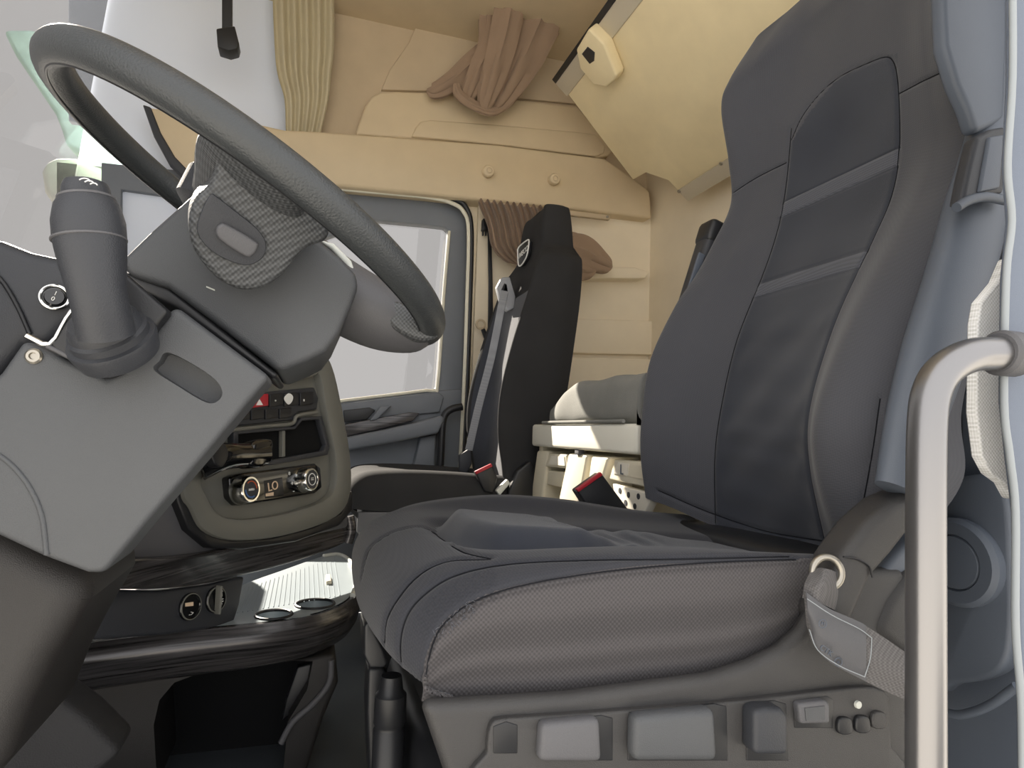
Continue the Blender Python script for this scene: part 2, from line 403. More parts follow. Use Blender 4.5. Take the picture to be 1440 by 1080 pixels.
# panes
S('window_1', prism([Vector((-.86, .42, .80)), Vector((-.86, 2.46, .80)), Vector((-.74, 2.46, 2.27)), Vector((-.74, .42, 2.27))], Vector((.006, 0, 0))), GLASS, label='windscreen pane')
S('window_2', panel_bm([(80, 228), (300, 250), (480, 272), (612, 287), (640, 305), (636, 552), (470, 572), (80, 620)], ('y', 2.475), .005), GLASS, label='passenger door window pane')
panel('sun_block_upper', [(96, -150), (470, -150), (470, 240), (280, 272), (196, 262), (188, 205), (150, 178), (96, 170)], ('y', 2.47), .03, PANELG, None, .004, kind='structure', label='pale grey panel in place of upper side glass, added to block sun')  # opaque stand-in for glass, added to keep sun off the driver's seat
panel('sun_block_quarter', [(150, 258), (266, 268), (266, 350), (150, 366)], ('y', 2.462), .008, PANELG, None, .001, kind='structure', label='pale grey panel over the front corner of the door window, added to block sun')  # grey sheet added over the glass to stop a sun patch on the cushion
# passenger door
dr = struct_root('door_1', (.3, 2.5, .1), 'charcoal passenger door with a large window, armrest and grab handle')
ro = [(142, 228), (262, 240), (300, 244), (430, 260), (480, 266), (610, 278), (650, 285), (662, 312), (654, 556), (470, 580), (142, 618)]
ri = [(170, 266), (238, 276), (262, 312), (436, 342), (528, 309), (600, 316), (626, 319), (631, 325), (614, 546), (470, 564), (170, 598)]  # inner top edge dropped behind the wheel, shaped to block sun
obj('window_frame', ring_bm(ro, ri, ('y', 2.44), .05, .005), DOORG, dr)
gi = [(p[0]+2, p[1]+1) for p in ri]
obj('glass_edge', tube_bm([at(*p, 2.435) for p in ((632, 325), (624, 417), (615, 544), (600, 549), (470, 565))], .006, 4), CREAM, dr)
ws_ = [(440, 258), (477, 265), (600, 277), (636, 286), (652, 298), (659, 325), (657, 420), (652, 560), (645, 690)]
obj('weatherstrip', tube_bm([at(*p, 2.40) for p in ws_], .008, 5), CREAM, dr)
obj('door_seal', tube_bm([at(p[0]+(4 if i > 2 else 0), p[1]-(5 if i < 5 else 0), 2.40) for i, p in enumerate(ws_)], .010, 5), BLACK, dr)
panel('door_card', [(300, 586), (470, 567), (618, 549), (652, 546), (640, 850), (300, 880)], ('y', 2.43), .07, DOORG, dr, .008)
panel('upper_card', [(478, 568), (615, 551), (624, 558), (618, 580), (580, 584), (484, 596)], ('y', 2.425), .02, DOORG, dr, .006, out=.01)
panel('pull_recess', [(483, 577), (520, 573), (528, 577), (516, 590), (484, 594)], ('y', 2.405), .01, BLACK, dr, .003)
panel('pull_handle', [(519, 592), (534, 572), (550, 570), (530, 590)], ('y', 2.40), .02, DOORG, dr, .004, out=.02)
panel('grain_inlay', [(484, 597), (530, 588), (575, 580), (590, 581), (580, 592), (540, 602), (487, 614)], ('y', 2.40), .02, WOOD, dr, .003, out=.008)
panel('armrest', [(485, 615), (540, 604), (580, 595), (618, 584), (622, 590), (613, 609), (560, 620), (486, 633)], ('y', 2.39), .04, DOORG, dr, .012, out=.05)
panel('door_pocket', [(590, 615), (612, 611), (609, 668), (577, 670)], ('y', 2.41), .03, DOORG, dr, .006, out=.02)
obj('grab_handle', tube_bm([at(*p, 2.36) for p in ((650, 572), (636, 575), (626, 583), (622, 600), (620, 640), (617, 690))], .014, 5), BLACK, dr)

# ================================================================== DASHBOARD AND CONSOLE
dash = thing('dashboard', 'charcoal dashboard with central console, wood strip, switches and climate controls', 'dashboard', (-.5, 1.5, 0))
obj('dash_body', box2(-.84, -.42, .5, 2.41, .42, .90, .04), DARK2, dash)
panel('instrument_pod', [(-90, 322), (0, 336), (40, 352), (95, 364), (140, 374), (185, 388), (178, 450), (95, 452), (72, 484), (33, 482), (0, 524), (-90, 600)], ('y', .74), .42, DARK2, dash, .012)
obj('pod_seam', tube_bm([at(*p, .738) for p in ((-30, 372), (0, 392), (24, 430), (42, 470))], .0022, 4), BLACK, dash)
pb = at(77, 419, .735)
pn = Vector((.25, -1, .12))
sb = obj('start_button', lathe_bm([(.0095, -.004), (.0095, .004), (.008, .0055), (.001, .0055)], pb, pn, 24), GLOSSB, dash)
obj('button_ring', torus_bm(pb+pn.normalized()*.003, pn.normalized(), .0118, .0016, sR=32, sr=8), CHROME, sb, label='chrome ring')
text('button_print', '1\n0', .006, pb+pn.normalized()*.0062, Vector((1, .25, -.3)), pn, WHITEP, sb)
CP0 = at(485, 720, 1.58); CE = Vector((.585, .811, 0)); CN = Vector((.811, -.585, 0.12)).normalized()
CPL = ('p', CP0, CN)
def cpl(d): return ('p', CP0+CN*d, CN)
panel('console_body', [(250, 560), (330, 500), (400, 470), (440, 488), (462, 500), (476, 545), (486, 610), (491, 690), (491, 742), (320, 778), (180, 800), (90, 815), (90, 700)], CPL, .10, DARK, dash, .01)
fr_out = [(300, 520), (400, 500), (446, 500), (462, 516), (476, 575), (487, 640), (488, 690), (474, 722), (435, 742), (375, 757), (318, 760), (280, 746), (262, 715), (250, 690), (250, 600)]
fr_in = [(325, 545), (400, 524), (432, 521), (445, 532), (455, 585), (466, 640), (467, 680), (456, 700), (425, 714), (375, 726), (325, 730), (298, 720), (285, 700), (278, 675), (290, 610)]
def dens(a): return spx(a, 4)
obj('console_frame', ring_bm(dens(fr_out), dens(fr_in), cpl(.012), .03, .006, out=.012), OLIVE, dash)
lo_out = [(236, 660), (242, 705), (258, 745), (288, 770), (335, 773), (410, 762), (470, 740), (490, 718), (490, 690), (474, 722), (435, 742), (375, 757), (318, 760), (280, 746), (262, 715), (250, 680)]
panel('console_skirt', lo_out, cpl(.004), .03, BLACK, dash, .004, out=.012)
panel('console_face', spx(fr_in, 3), cpl(.006), .02, OLIVE, dash, 0)
fp = cpl(.010)
panel('switch_bezel', [(325, 556), (440, 545), (446, 560), (444, 576), (416, 580), (410, 591), (325, 600)], fp, .01, DARK2, dash, .003, out=.004)
xs = [(331, 352), (354, 376), (378, 397), (399, 419), (421, 440)]
for i, (a, b) in enumerate(xs):
    k = panel('switch', [(a, 557-(a-331)*.05), (b, 556-(b-331)*.05), (b, 573-(b-331)*.05), (a, 575-(a-331)*.05)], cpl(.016), .008, RED if i == 1 else BLACK, dash, .0015, out=.003, label='red hazard switch' if i == 1 else None)
    if i == 1: panel('hazard_print', [(360, 570), (365, 561), (370, 569.5)], cpl(.0195), .001, WHITEP, k)
    if i == 3:
        panel('white_sticker', spx([(400, 559), (406, 553), (412, 557), (411, 564), (406, 569), (401, 564)], 3), cpl(.0195), .001, WHITEP, k)
    if i in (2, 4): text('switch_print', 'o' if i == 2 else '8', .007, on((a+b)/2-(3 if i == 4 else 0), 563, CP0+CN*.0198, CN), CE, CN, WHITEP, k)
for i, (a, b) in enumerate([(331, 350), (352, 370), (372, 390), (392, 409)]):
    k = panel('switch', [(a, 578-(a-331)*.05), (b, 577-(b-331)*.05), (b, 590-(b-331)*.05), (a, 592-(a-331)*.05)], cpl(.015), .008, BLACK, dash, .0015, out=.003)
    if i == 0: text('switch_print', 'a', .006, on(344, 584, CP0+CN*.0185, CN), CE, CN, WHITEP, k)
obj('silver_ledge', tube_bm([on(*p, CP0+CN*.018, CN) for p in ((318, 606), (370, 600), (410, 596), (418, 585), (446, 580))], .004, 4), OLIVE, dash)
obj('silver_ledge', tube_bm([on(*p, CP0+CN*.018, CN) for p in ((340, 541), (400, 534), (438, 527), (447, 520))], .0045, 4), OLIVE, dash)
for k in range(3):
    panel('vent_slat', [(395, 506+k*7), (440, 500+k*7), (442, 503+k*7), (395, 509+k*7)], cpl(.016), .01, BLACK, dash, .001, out=.004)
nb = obj('niche', ring_bm([(325, 606), (412, 600), (420, 588), (450, 585), (461, 628), (458, 640), (380, 654), (325, 658)], [(332, 611), (412, 604), (422, 592), (446, 590), (456, 626), (452, 634), (380, 647), (332, 651)], cpl(.014), .012, .002, out=.006), DARK2, dash)
panel('niche_floor', [(332, 611), (412, 604), (422, 592), (446, 590), (456, 626), (452, 634), (380, 647), (332, 651)], cpl(.0075), .004, INKY, nb)
panel('niche_divider', [(394, 606), (398, 606), (398, 642), (394, 643)], cpl(.012), .004, OLIVE, nb, .001, out=.006)
cl = panel('climate_panel', [(318, 672), (330, 667), (440, 652), (448, 658), (450, 686), (440, 694), (350, 709), (332, 711), (321, 700)], cpl(.016), .02, GLOSSB, dash, .004, out=.006)
for px, py, pr in ((339, 689, ORANGEP), (426, 675, DARK)):
    c = on(px, py, CP0+CN*.024, CN)
    kn = obj('knob', lathe_bm([(.0265, -.004), (.0265, .006), (.0245, .010), (.0245, .020), (.0225, .023), (.0195, .023), (.0185, .021), (.001, .021)], c, CN, 32), CHROME, cl, label='chrome rotary knob')
    obj('knob_face', lathe_bm([(.018, .020), (.018, .0225), (.001, .0228)], c, CN, 28), DARK2, kn)
    if pr is ORANGEP:
        obj('knob_mark', torus_bm(c+CN*.0225, CN, .0145, .0012, .2, 2.4, 16, 6), ORANGEP, kn); obj('knob_mark', torus_bm(c+CN*.0225, CN, .0145, .0012, 3.3, 5.4, 16, 6), BLUEP, kn)
        text('knob_print', 'auto', .008, c+CN*.0232, CE, CN, WHITEP, kn)
    else:
        obj('knob_mark', torus_bm(c+CN*.0225, CN, .012, .001, 0, 6.2, 18, 6), WHITEP, kn); text('knob_print', '=', .016, c+CN*.0232, CE, CN, WHITEP, kn)
ds = panel('display', [(371, 676), (397, 671), (400, 696), (373, 701)], cpl(.0225), .004, BLACK, cl, .001)
text('display_text', 'LO', .024, on(384, 684, CP0+CN*.0236, CN), CE+Vector((0, 0, .12)), CN, AMBER, ds)
panel('display_bar', [(374, 694), (385, 692), (385, 697), (374, 698)], cpl(.0232), .001, AMBER, ds)
text('panel_print', '*', .016, on(407, 668, CP0+CN*.0236, CN), CE, CN, WHITEP, cl)
text('panel_print', '+', .014, on(411, 680, CP0+CN*.0236, CN), CE, CN, WHITEP, cl)
text('panel_print', '-', .018, on(413, 690, CP0+CN*.0236, CN), CE, CN, WHITEP, cl)
text('panel_print', 'C', .012, on(359, 701, CP0+CN*.0236, CN), CE, CN, WHITEP, cl)
lv = obj('gear_lever', tube_bm([on(280, 652, CP0+CN*.03, CN), on(312, 642, CP0+CN*.05, CN), on(345, 640, CP0+CN*.05, CN), on(368, 638, CP0+CN*.05, CN)], [.03, .024, .022, .024], 4, seg=14), GLOSSB, dash)
panel('lever_grip', [(358, 624), (366, 618), (382, 617), (386, 624), (384, 636), (374, 654), (364, 658), (355, 654), (354, 640)], cpl(.07), .04, GLOSSB, lv, .008, rnd=3)
panel('lever_grip', [(296, 624), (306, 620), (318, 626), (322, 640), (314, 656), (302, 652)], cpl(.075), .03, BLACK, lv, .008, rnd=3)
def band_bm(top, bot, Ys, vec, n=6, bevel=.004):
    t = [at(p[0], p[1], y) for p, y in zip(top, Ys)]; b = [at(p[0], p[1], y) for p, y in zip(bot, Ys)]
    mids = [(p+q)/2 for p, q in zip(t, b)]
    g = net_grid([t, mids, b], n, 4)
    return bev(grid_bm(g, vec), bevel, 2, 50)
obj('wood_strip', band_bm([(60, 792), (115, 790), (179, 785), (252, 784), (319, 772), (400, 754), (460, 736), (491, 727)], [(60, 830), (115, 827), (179, 829), (224, 828), (290, 821), (395, 796), (462, 774), (490, 761)],
    [.93, .98, 1.06, 1.14, 1.25, 1.40, 1.53, 1.60], Vector((-.05, .03, 0))), WOOD, dash)
obj('strip_end', tube_bm([at(491, 726, 1.60), at(494, 745, 1.60), at(489, 763, 1.60)], .012, 4), WOOD, dash)
panel('lower_fascia', [(40, 826), (115, 827), (224, 830), (290, 822), (345, 810), (338, 850), (328, 880), (240, 892), (60, 905), (20, 900)], cpl(-.03), .08, DARK2, dash, .006)
for px, py, kind in ((266, 853, 'usb'), (302, 843, 'plug')):
    c = on(px, py, CP0-CN*.03, CN)
    so = obj('socket', lathe_bm([(.023, -.004), (.023, .004), (.021, .006), (.019, .006), (.018, .004), (.001, .004)], c, CN, 30), GLOSSB, dash)
    obj('socket_ring', torus_bm(c+CN*.005, CN, .021, .0013, sR=30, sr=8), OLIVE, so)
    if kind == 'usb':
        panel('usb_slot', [(261, 848), (272, 846.5), (272, 852), (261, 853)], ('p', c+CN*.005, CN), .001, AMBER, so); text('socket_print', '->', .012, c+CN*.0052-Vector((0, 0, .012)), CE, CN, WHITEP, so)
    else:
        obj('socket_flap', box_bm(c+CN*.012-CE*.004, (.004, .014, .05), frame(CE, Vector((0, 0, 1))), .002), OLIVE, so); text('socket_print', 'T\nF', .014, c+CN*.0052+CE*.012, CE, CN, WHITEP, so)
# engine housing below the tray
eh = thing('engine_housing', 'dark lower console housing under the tray with an open storage mouth', 'console', (-.1, 1.3, 0))
hb = panel('housing_side', [(30, 962), (130, 955), (400, 930), (472, 920), (476, 960), (455, 1010), (430, 1090), (0, 1120), (0, 1000)], ('y', 1.33), .35, PEDM, eh, .01)
boolean_cut(hb, [panel_bm([(222, 1120), (216, 1020), (224, 985), (245, 960), (285, 945), (350, 936), (415, 930), (440, 930), (432, 970), (405, 1015), (395, 1120)], ('y', 1.33), .18, out=.05)])
panel('mouth_shade', [(200, 1130), (205, 925), (450, 920), (440, 1130)], ('y', 1.505), .01, INKY, eh)  # matt black sheet put in as the deep shade inside the mouth
obj('mouth_lip', tube_bm([at(*p, 1.325) for p in ((466, 928), (463, 960), (440, 990), (412, 1015), (395, 1045))], .006, 4), DARK, eh)
panel('mouth_flap', [(418, 938), (452, 930), (446, 962), (408, 1006), (396, 1015), (402, 985)], ('y', 1.38), .02, BLACK, eh, .004)
panel('foot_mat', [(44, 962), (58, 966), (120, 1010), (170, 1060), (100, 1120), (-40, 1120), (20, 1000)], ('y', 1.0), .08, GRIT, None, .012, label='black gritty rubber pad at the foot of the steering pedestal', cat='mat')
# tray table
TZ = .318
tr = thing('console_tray', 'dark tray shelf with wood edge, ribbed top and two cup holders', 'tray', (-.1, 1.35, TZ))
tp_px = [(40, 916), (150, 901), (260, 888), (380, 876), (440, 866), (480, 852), (498, 838), (503, 820), (500, 800), (492, 786), (476, 779), (455, 781), (400, 800), (330, 826), (240, 872), (40, 890)]
tpts = [atz(*p, TZ) for p in spx(tp_px, 4)]
top = obj('tray_top', prism(tpts, Vector((0, 0, -.05)), .006), RIBBED, tr)
cups = [(atz(385, 865, TZ), .033), (atz(443, 850, TZ), .038)]
boolean_cut(top, [lathe_bm([(r, -.035), (r, .03)], c, Vector((0, 0, 1)), 32) for c, r in cups])
for c, r in cups:
    obj('cup_holder', torus_bm(c+Vector((0, 0, .001)), Vector((0, 0, 1)), r, .003, sR=32, sr=8), BLACK, tr)
    obj('cup_floor', lathe_bm([(r*.98, -.036), (r*.98, -.030), (.001, -.030)], c, Vector((0, 0, 1)), 24), GLOSSB, tr)
for i in range(26):   # raised ribs of the tray mat
    t = i/25
    a = atz(470-150*t, 784+52*t, TZ+.0005); b = atz(478-180*t, 838+30*t, TZ+.0005)
    bmr = box_bm((a+b)/2, ((b-a).length, .0016, .0016), frame(b-a, Vector((0, 0, 1))))
    obj('rib', bmr, RIBBED, tr)
obj('tray_handle', box_bm(atz(462, 815, TZ+.004), (.012, .07, .010), None, .003), TAN, tr)
obj('tray_rim', tube_bm([atz(*p, TZ+.002) for p in ((455, 782), (476, 780), (491, 788), (499, 802), (501, 820), (496, 838))], .006, 5), PALE_HL, tr)
edge = [(40, 916), (150, 901), (260, 888), (380, 876), (440, 866), (480, 852), (498, 838), (504, 820), (501, 800)]
et = [atz(*p, TZ) for p in edge]
g = net_grid([et, [p+Vector((.008, -.012, -.025)) for p in et], [p+Vector((.004, -.006, -.055)) for p in et]], 6, 5)
obj('wood_edge', grid_bm(g, Vector((-.006, .012, 0))), WOOD, tr)
g2 = net_grid([[p+Vector((.004, -.006, -.056)) for p in et], [p+Vector((-.006, .004, -.075)) for p in et], [p+Vector((-.02, .02, -.085)) for p in et]], 6, 4)
obj('lower_edge', grid_bm(g2, Vector((-.006, .012, .004))), WOOD, tr)

# ================================================================== STEERING COLUMN AND WHEEL
col = thing('steering_column', 'grey plastic steering column with shroud and switch stalk under the wheel', 'steering column', (-.2, .75, 0))
lb = panel('column_cover', [(-90, 600), (0, 524), (33, 477), (75, 496), (151, 533), (168, 524), (238, 438), (247, 430), (380, 530), (352, 562), (286, 642), (205, 736), (152, 800), (143, 807), (122, 806), (60, 783), (0, 755), (-90, 715)], ('y', .62), .08, GREYP, col, .020, seg=5)
panel('column_core', [(40, 520), (250, 460), (340, 530), (240, 650), (140, 760), (0, 740)], ('y', .69), .22, DARK2, col, .02)
boolean_cut(lb, [bev(panel_bm(spx([(236, 495), (278, 516), (303, 534), (312, 548), (311, 559), (300, 567), (283, 563), (250, 543), (216, 520), (224, 508)], 3), ('y', .62), .018, out=.03), .004, 2)])
obj('seam_ridge', tube_bm([at(*p, .6205) for p in ((-40, 628), (0, 641), (35, 675), (58, 722), (66, 780))], .0022, 6), GREYP, col)
obj('screw', lathe_bm([(.0065, -.002), (.0065, .0015), (.005, .003), (.003, .003), (.0025, .001), (.001, .001)], at(48, 501, .62), Vector((0, -1, 0)), 20), STEEL, col, label='steel screw')
panel('upper_shroud', [(168, 366), (205, 330), (242, 297), (270, 272), (297, 250), (340, 262), (400, 300), (446, 334), (480, 362), (500, 384), (505, 402), (494, 430), (476, 470), (458, 494), (430, 508), (392, 523), (300, 452), (236, 404), (180, 386)], ('y', .69), .24, GREYP, col, .022, seg=5)
panel('shroud_gap', [(172, 380), (236, 402), (300, 452), (392, 526), (384, 534), (246, 432), (180, 400)], ('y', .70), .2, BLACK, col, .004)
panel('shroud_mark', [(290, 402), (302, 407), (302, 409), (290, 404)], ('y', .689), .002, PALE_HL, col)
panel('edge_highlight', [(445, 335), (470, 342), (494, 366), (503, 392), (496, 396), (486, 372), (466, 350)], ('y', .74), .03, PALE_HL, col, .003)  # pale strip painted as the highlight along the shroud's edge
sp = panel('stalk_plate', [(170, 378), (180, 386), (238, 437), (168, 523), (150, 532), (75, 496), (66, 480), (93, 446), (130, 400)], ('y', .605), .04, BLACK, col, .004)
obj('plate_edge', tube_bm([at(*p, .606) for p in ((37, 472), (70, 484), (93, 448), (112, 425))], .0022, 3), CHROME, sp, label='bright plate edge')
obj('plate_edge', tube_bm([at(*p, .606) for p in ((66, 486), (110, 508), (150, 528))], .002, 3), DARK, sp)
YS = .55; U_ = .000533
st_pts = [(150, 470), (146, 452), (142, 432), (136, 405), (131, 370), (127, 338), (125, 312), (123, 290), (122, 280), (122, 279), (121, 266), (121, 258), (121, 254)]
st_r = [38, 37, 36, 37, 42, 45.5, 45.5, 41, 35, 31, 30, 27, 16]
cax = (at(122, 280, YS)-at(150, 470, YS)).normalized()
cb = at(149, 462, YS+.036); cax = (cax*.8+Vector((-.15, -.75, 0))).normalized()
obj('stalk_collar', lathe_bm([(.031, -.026), (.034, -.012), (.0335, -.009), (.030, -.008), (.030, -.002), (.0275, .0), (.0265, .006), (.024, .010), (.020, .010)], cb, cax, 40), DARK2, col)
p3 = [at(x, y, YS+.012*max(0, (y-420)/46)) for x, y in st_pts]
stk = obj('stalk', tube_into(bmesh.new(), p3, [r*U_ for r in st_r], seg=32), DARK2, col, smooth=30)
obj('stalk_ring', torus_bm(at(126, 338, YS), (p3[7]-p3[4]).normalized(), 45*U_, .0012, sR=36, sr=6), DARK, stk)
obj('stalk_ring', torus_bm(at(122, 280, YS), (p3[7]-p3[4]).normalized(), 34*U_, .0015, sR=36, sr=6), DARK, stk)
for k in range(3):
    c = at(125+2*k-2, 256+k*2, YS-.021)
    obj('stalk_print', torus_bm(c+Vector((.002*(k-1), 0, 0)), Vector((0, -1, .5)).normalized(), .0035-.0006*k, .0005, .3, 2.8, 10, 5), WHITEP, stk)
panel('pedestal', [(-120, 700), (0, 742), (65, 778), (124, 806), (118, 850), (72, 928), (34, 1000), (10, 1060), (-10, 1120), (-160, 1120)], ('y', .66), .20, PEDM, col, .028, seg=5)

TH = .5245
WC = Vector((-.067, .792, .922)); WN = Vector((math.sin(TH), -.017, math.cos(TH))).normalized()
WA = (Vector((0, 1, 0)).cross(WN)).normalized(); WB = WN.cross(WA)   # WA: towards the seat, WB: across the cab
wh = thing('steering_wheel', 'large black leather rimmed truck steering wheel tilted above the grey column', 'steering wheel', WC)
def wp3(a, b, h=0): return WC+WA*a+WB*b+WN*h
obj('rim', torus_bm(WC, WN, .235, .0172, sR=128, sr=24), LEATHER, wh)
obj('rim_seam', torus_bm(WC-WN*.0160, WN, .2300, .0016, sR=96, sr=6), BLACK, wh)
obj('hub', lathe_bm([(.05, -.05), (.085, -.03), (.09, 0), (.08, .015), (.04, .02), (.001, .02)], WC, WN, 40), DARK2, wh)
pad_n = Vector((.18, -.9, -.38)).normalized(); pad0 = at(345, 325, .615)
def pp(d): return ('p', pad0-inward(('p', pad0, pad_n))*d, pad_n)
pad = panel('spoke', [(266, 305), (275, 278), (292, 262), (303, 240), (308, 210), (338, 208), (396, 246), (450, 296), (464, 334), (434, 348), (420, 360), (400, 386), (372, 405), (342, 409), (312, 397), (286, 372), (268, 340)], pp(0), .07, DIMPLE, wh, .014, rnd=3)
pdl = panel('switch_paddle', [(277, 326), (284, 296), (296, 274), (304, 276), (330, 296), (362, 322), (374, 342), (370, 362), (350, 373), (325, 368), (296, 352)], pp(.004), .02, DARK2, pad, .007, rnd=3)
panel('paddle_slot', [(304, 322), (310, 315), (320, 316), (358, 338), (363, 347), (354, 360), (342, 359), (308, 336)], pp(.008), .006, DARK, pdl, .003, rnd=3, out=.002)
obj('spoke', tube_bm([wp3(.02, 0, -.02), wp3(.10, 0, -.025), wp3(.17, 0, -.020), wp3(.215, 0, -.010), wp3(.235, 0, 0)], [.07, .066, .062, .048, .03], 5, seg=24, flat=.66, flatdir=WN), DARK, wh)
panel('thumb_grip', [(541, 432), (552, 422), (575, 428), (602, 444), (618, 464), (612, 476), (590, 478), (562, 466), (546, 452)], ('y', .735), .03, DIMPLE, wh, .006, rnd=3)
obj('spoke', tube_bm([wp3(0, -.05, -.02), wp3(.01, -.12, -.02), wp3(.015, -.19, -.008), wp3(.02, -.23, 0)], [.062, .056, .052, .03], 5, seg=20, flat=.34, flatdir=WN), DIMPLE, wh)
obj('spoke', tube_bm([wp3(0, .05, -.02), wp3(.0, .12, -.02), wp3(.0, .19, -.008), wp3(.0, .23, 0)], [.062, .056, .052, .03], 5, seg=20, flat=.34, flatdir=WN), DIMPLE, wh)

# ================================================================== DRIVER'S SEAT
ds_ = thing('driver_seat', "large dark grey driver's seat with high back in the foreground", 'seat', (.4, .87, 0))
# --- cushion: control net, rows front to rear, columns near side bottom -> over the top -> far side bottom
ys = [.626, .619, .622, .668, .74, .885, 1.03, 1.09, 1.135, 1.14]
def row(xs_, zs_): return [Vector((x, y, z)) for x, y, z in zip(xs_, ys, zs_)]
rows_c = [
 row([.150, .150, .148, .138, .128, .122, .130, .140, .150, .150], [.415, .42, .425, .425, .42, .415, .42, .425, .42, .415]),
 row([.119, .119, .118, .100, .088, .080, .084, .092, .11, .118], [.422, .432, .442, .445, .445, .44, .445, .445, .44, .422]),
 row([.124, .123, .122, .096, .082, .072, .076, .086, .11, .118], [.424, .452, .478, .487, .490, .490, .490, .485, .475, .424]),
 row([.142, .142, .143, .120, .104, .092, .096, .108, .128, .135], [.424, .470, .505, .520, .526, .530, .527, .524, .508, .424]),
 row([.185, .185, .186, .172, .165, .155, .155, .165, .175, .18], [.422, .480, .524, .543, .546, .549, .549, .551, .534, .424]),
 row([.25]*10, [.420, .482, .535, .551, .546, .543, .549, .564, .546, .424]),
 row([.345]*10, [.422, .486, .544, .555, .541, .535, .544, .569, .550, .424]),
 row([.45]*10, [.428, .488, .546, .552, .535, .527, .537, .561, .545, .424]),
 row([.535]*10, [.450, .500, .546, .545, .530, .520, .530, .549, .537, .43]),
 row([.60, .60, .60, .61, .61, .61, .61, .61, .60, .60], [.490, .520, .544, .541, .525, .517, .525, .541, .53, .46]),
 row([.64, .64, .66, .70, .72, .73, .72, .70, .66, .64], [.495, .522, .538, .535, .520, .515, .52, .535, .52, .47])]
NU, NV = 24, 20
g = net_grid(rows_c, NU, NV)
def smooth01(t): t = max(0, min(1, t)); return t*t*(3-2*t)
INS = [(.182, .80), (.176, .86), (.178, .90), (.196, .945), (.26, .955), (.36, .95), (.50, .95), (.62, .94), (.66, .90), (.66, .78), (.60, .745), (.45, .735), (.32, .725), (.24, .725), (.205, .745)]
INS = [tuple(v)[:2] for v in spline([Vector((a, b, 0)) for a, b in INS], 30, True)]
def inside(x, y, P):
    c = False; j = len(P)-1
    for i in range(len(P)):
        if (P[i][1] > y) != (P[j][1] > y) and x < (P[j][0]-P[i][0])*(y-P[i][1])/(P[j][1]-P[i][1])+P[i][0]: c = not c
        j = i
    return c
def edist(x, y, P): return min(math.hypot(x-a, y-b) for a, b in P)
insmask = [[False]*len(g[0]) for _ in g]
for i, r in enumerate(g):
    for j, p in enumerate(r):
        if 2.6*NU < j < 7*NU and p.z > .5 and .15 < p.x < .7:
            d = edist(p.x, p.y, INS); ins = inside(p.x, p.y, INS); insmask[i][j] = ins
            if ins:
                k = smooth01(d/.036); wr = .0022*math.sin(p.x*150+math.sin(p.y*60)*1.5)*smooth01((p.x-.30)/.08)*smooth01((.5-p.x)/.1+.3)
                wr += .014*math.exp(-((p.x-.49)/.075)**2-((p.y-.88)/.05)**2)-.006*math.exp(-((p.x-.385)/.02)**2)
                r[j] = p+Vector((0, 0, -.010+.032*k*(1-.7*smooth01((p.x-.33)/.12))+wr*k))
            elif d < .05: r[j] = p-Vector((0, 0, .010*math.exp(-(d/.016)**2)))
cu_lines = groove(g, [[(508, 812), (512, 790), (520, 770), (545, 751), (577, 741), (603, 743), (622, 756), (652, 774), (690, 783)],
           [(538, 905), (545, 862), (582, 812), (627, 788), (690, 784)],
           [(566, 965), (560, 910), (570, 866), (596, 834), (640, 807), (713, 791), (830, 785), (960, 784), (1110, 780)],
           [(592, 984), (597, 945), (607, 905), (622, 878), (655, 851), (700, 832), (760, 817), (830, 806), (900, 798), (1000, 790), (1120, 785)]], .0040, .0034)
for i, r in enumerate(g):    # frayed, slightly lumpy cloth at the front near corner
    for j, p in enumerate(r):
        if NU*1.5 < j < NU*2.6 and p.x < .19: r[j] = p+Vector((0, 0, .0012*math.sin(j*2.3+i*1.7)))
cu = obj('cushion', grid_bm(g, sel=lambda i, j: j >= 2*NU and not insmask[i][j]), CUSHF, ds_, smooth=None)
obj('side_panel', grid_bm(g, sel=lambda i, j: j < 2*NU), MESHF, cu, smooth=None, label='lighter mesh weave side panel')
obj('insert', grid_bm(g, sel=lambda i, j: j >= 2*NU and insmask[i][j]), SUEDE, cu, smooth=None, label='smooth dark suede insert')
CTHREAD = mat('seam_thread', (34, 35, 39), .9, spec=.1)
for r in cu_lines: obj('seam', tube_into(bmesh.new(), r, .0008, seg=5), CTHREAD, cu)
fray = bmesh.new()
for k in range(46):
    t = random.random(); q = (612+55*t+random.uniform(-8, 8), 893-42*t+random.uniform(-7, 7))
    c = at(q[0], q[1], .617); d = Vector((random.uniform(-1, 1), random.uniform(-.4, 0), random.uniform(-1, 1))).normalized()*random.uniform(.002, .006)
    tube_into(fray, [c, c+d*.5+Vector((0, -.001, .001)), c+d], .0003, seg=4)
obj('frayed_threads', fray, STRIPE, cu, kind='stuff', label='pale frayed threads on the worn front corner')
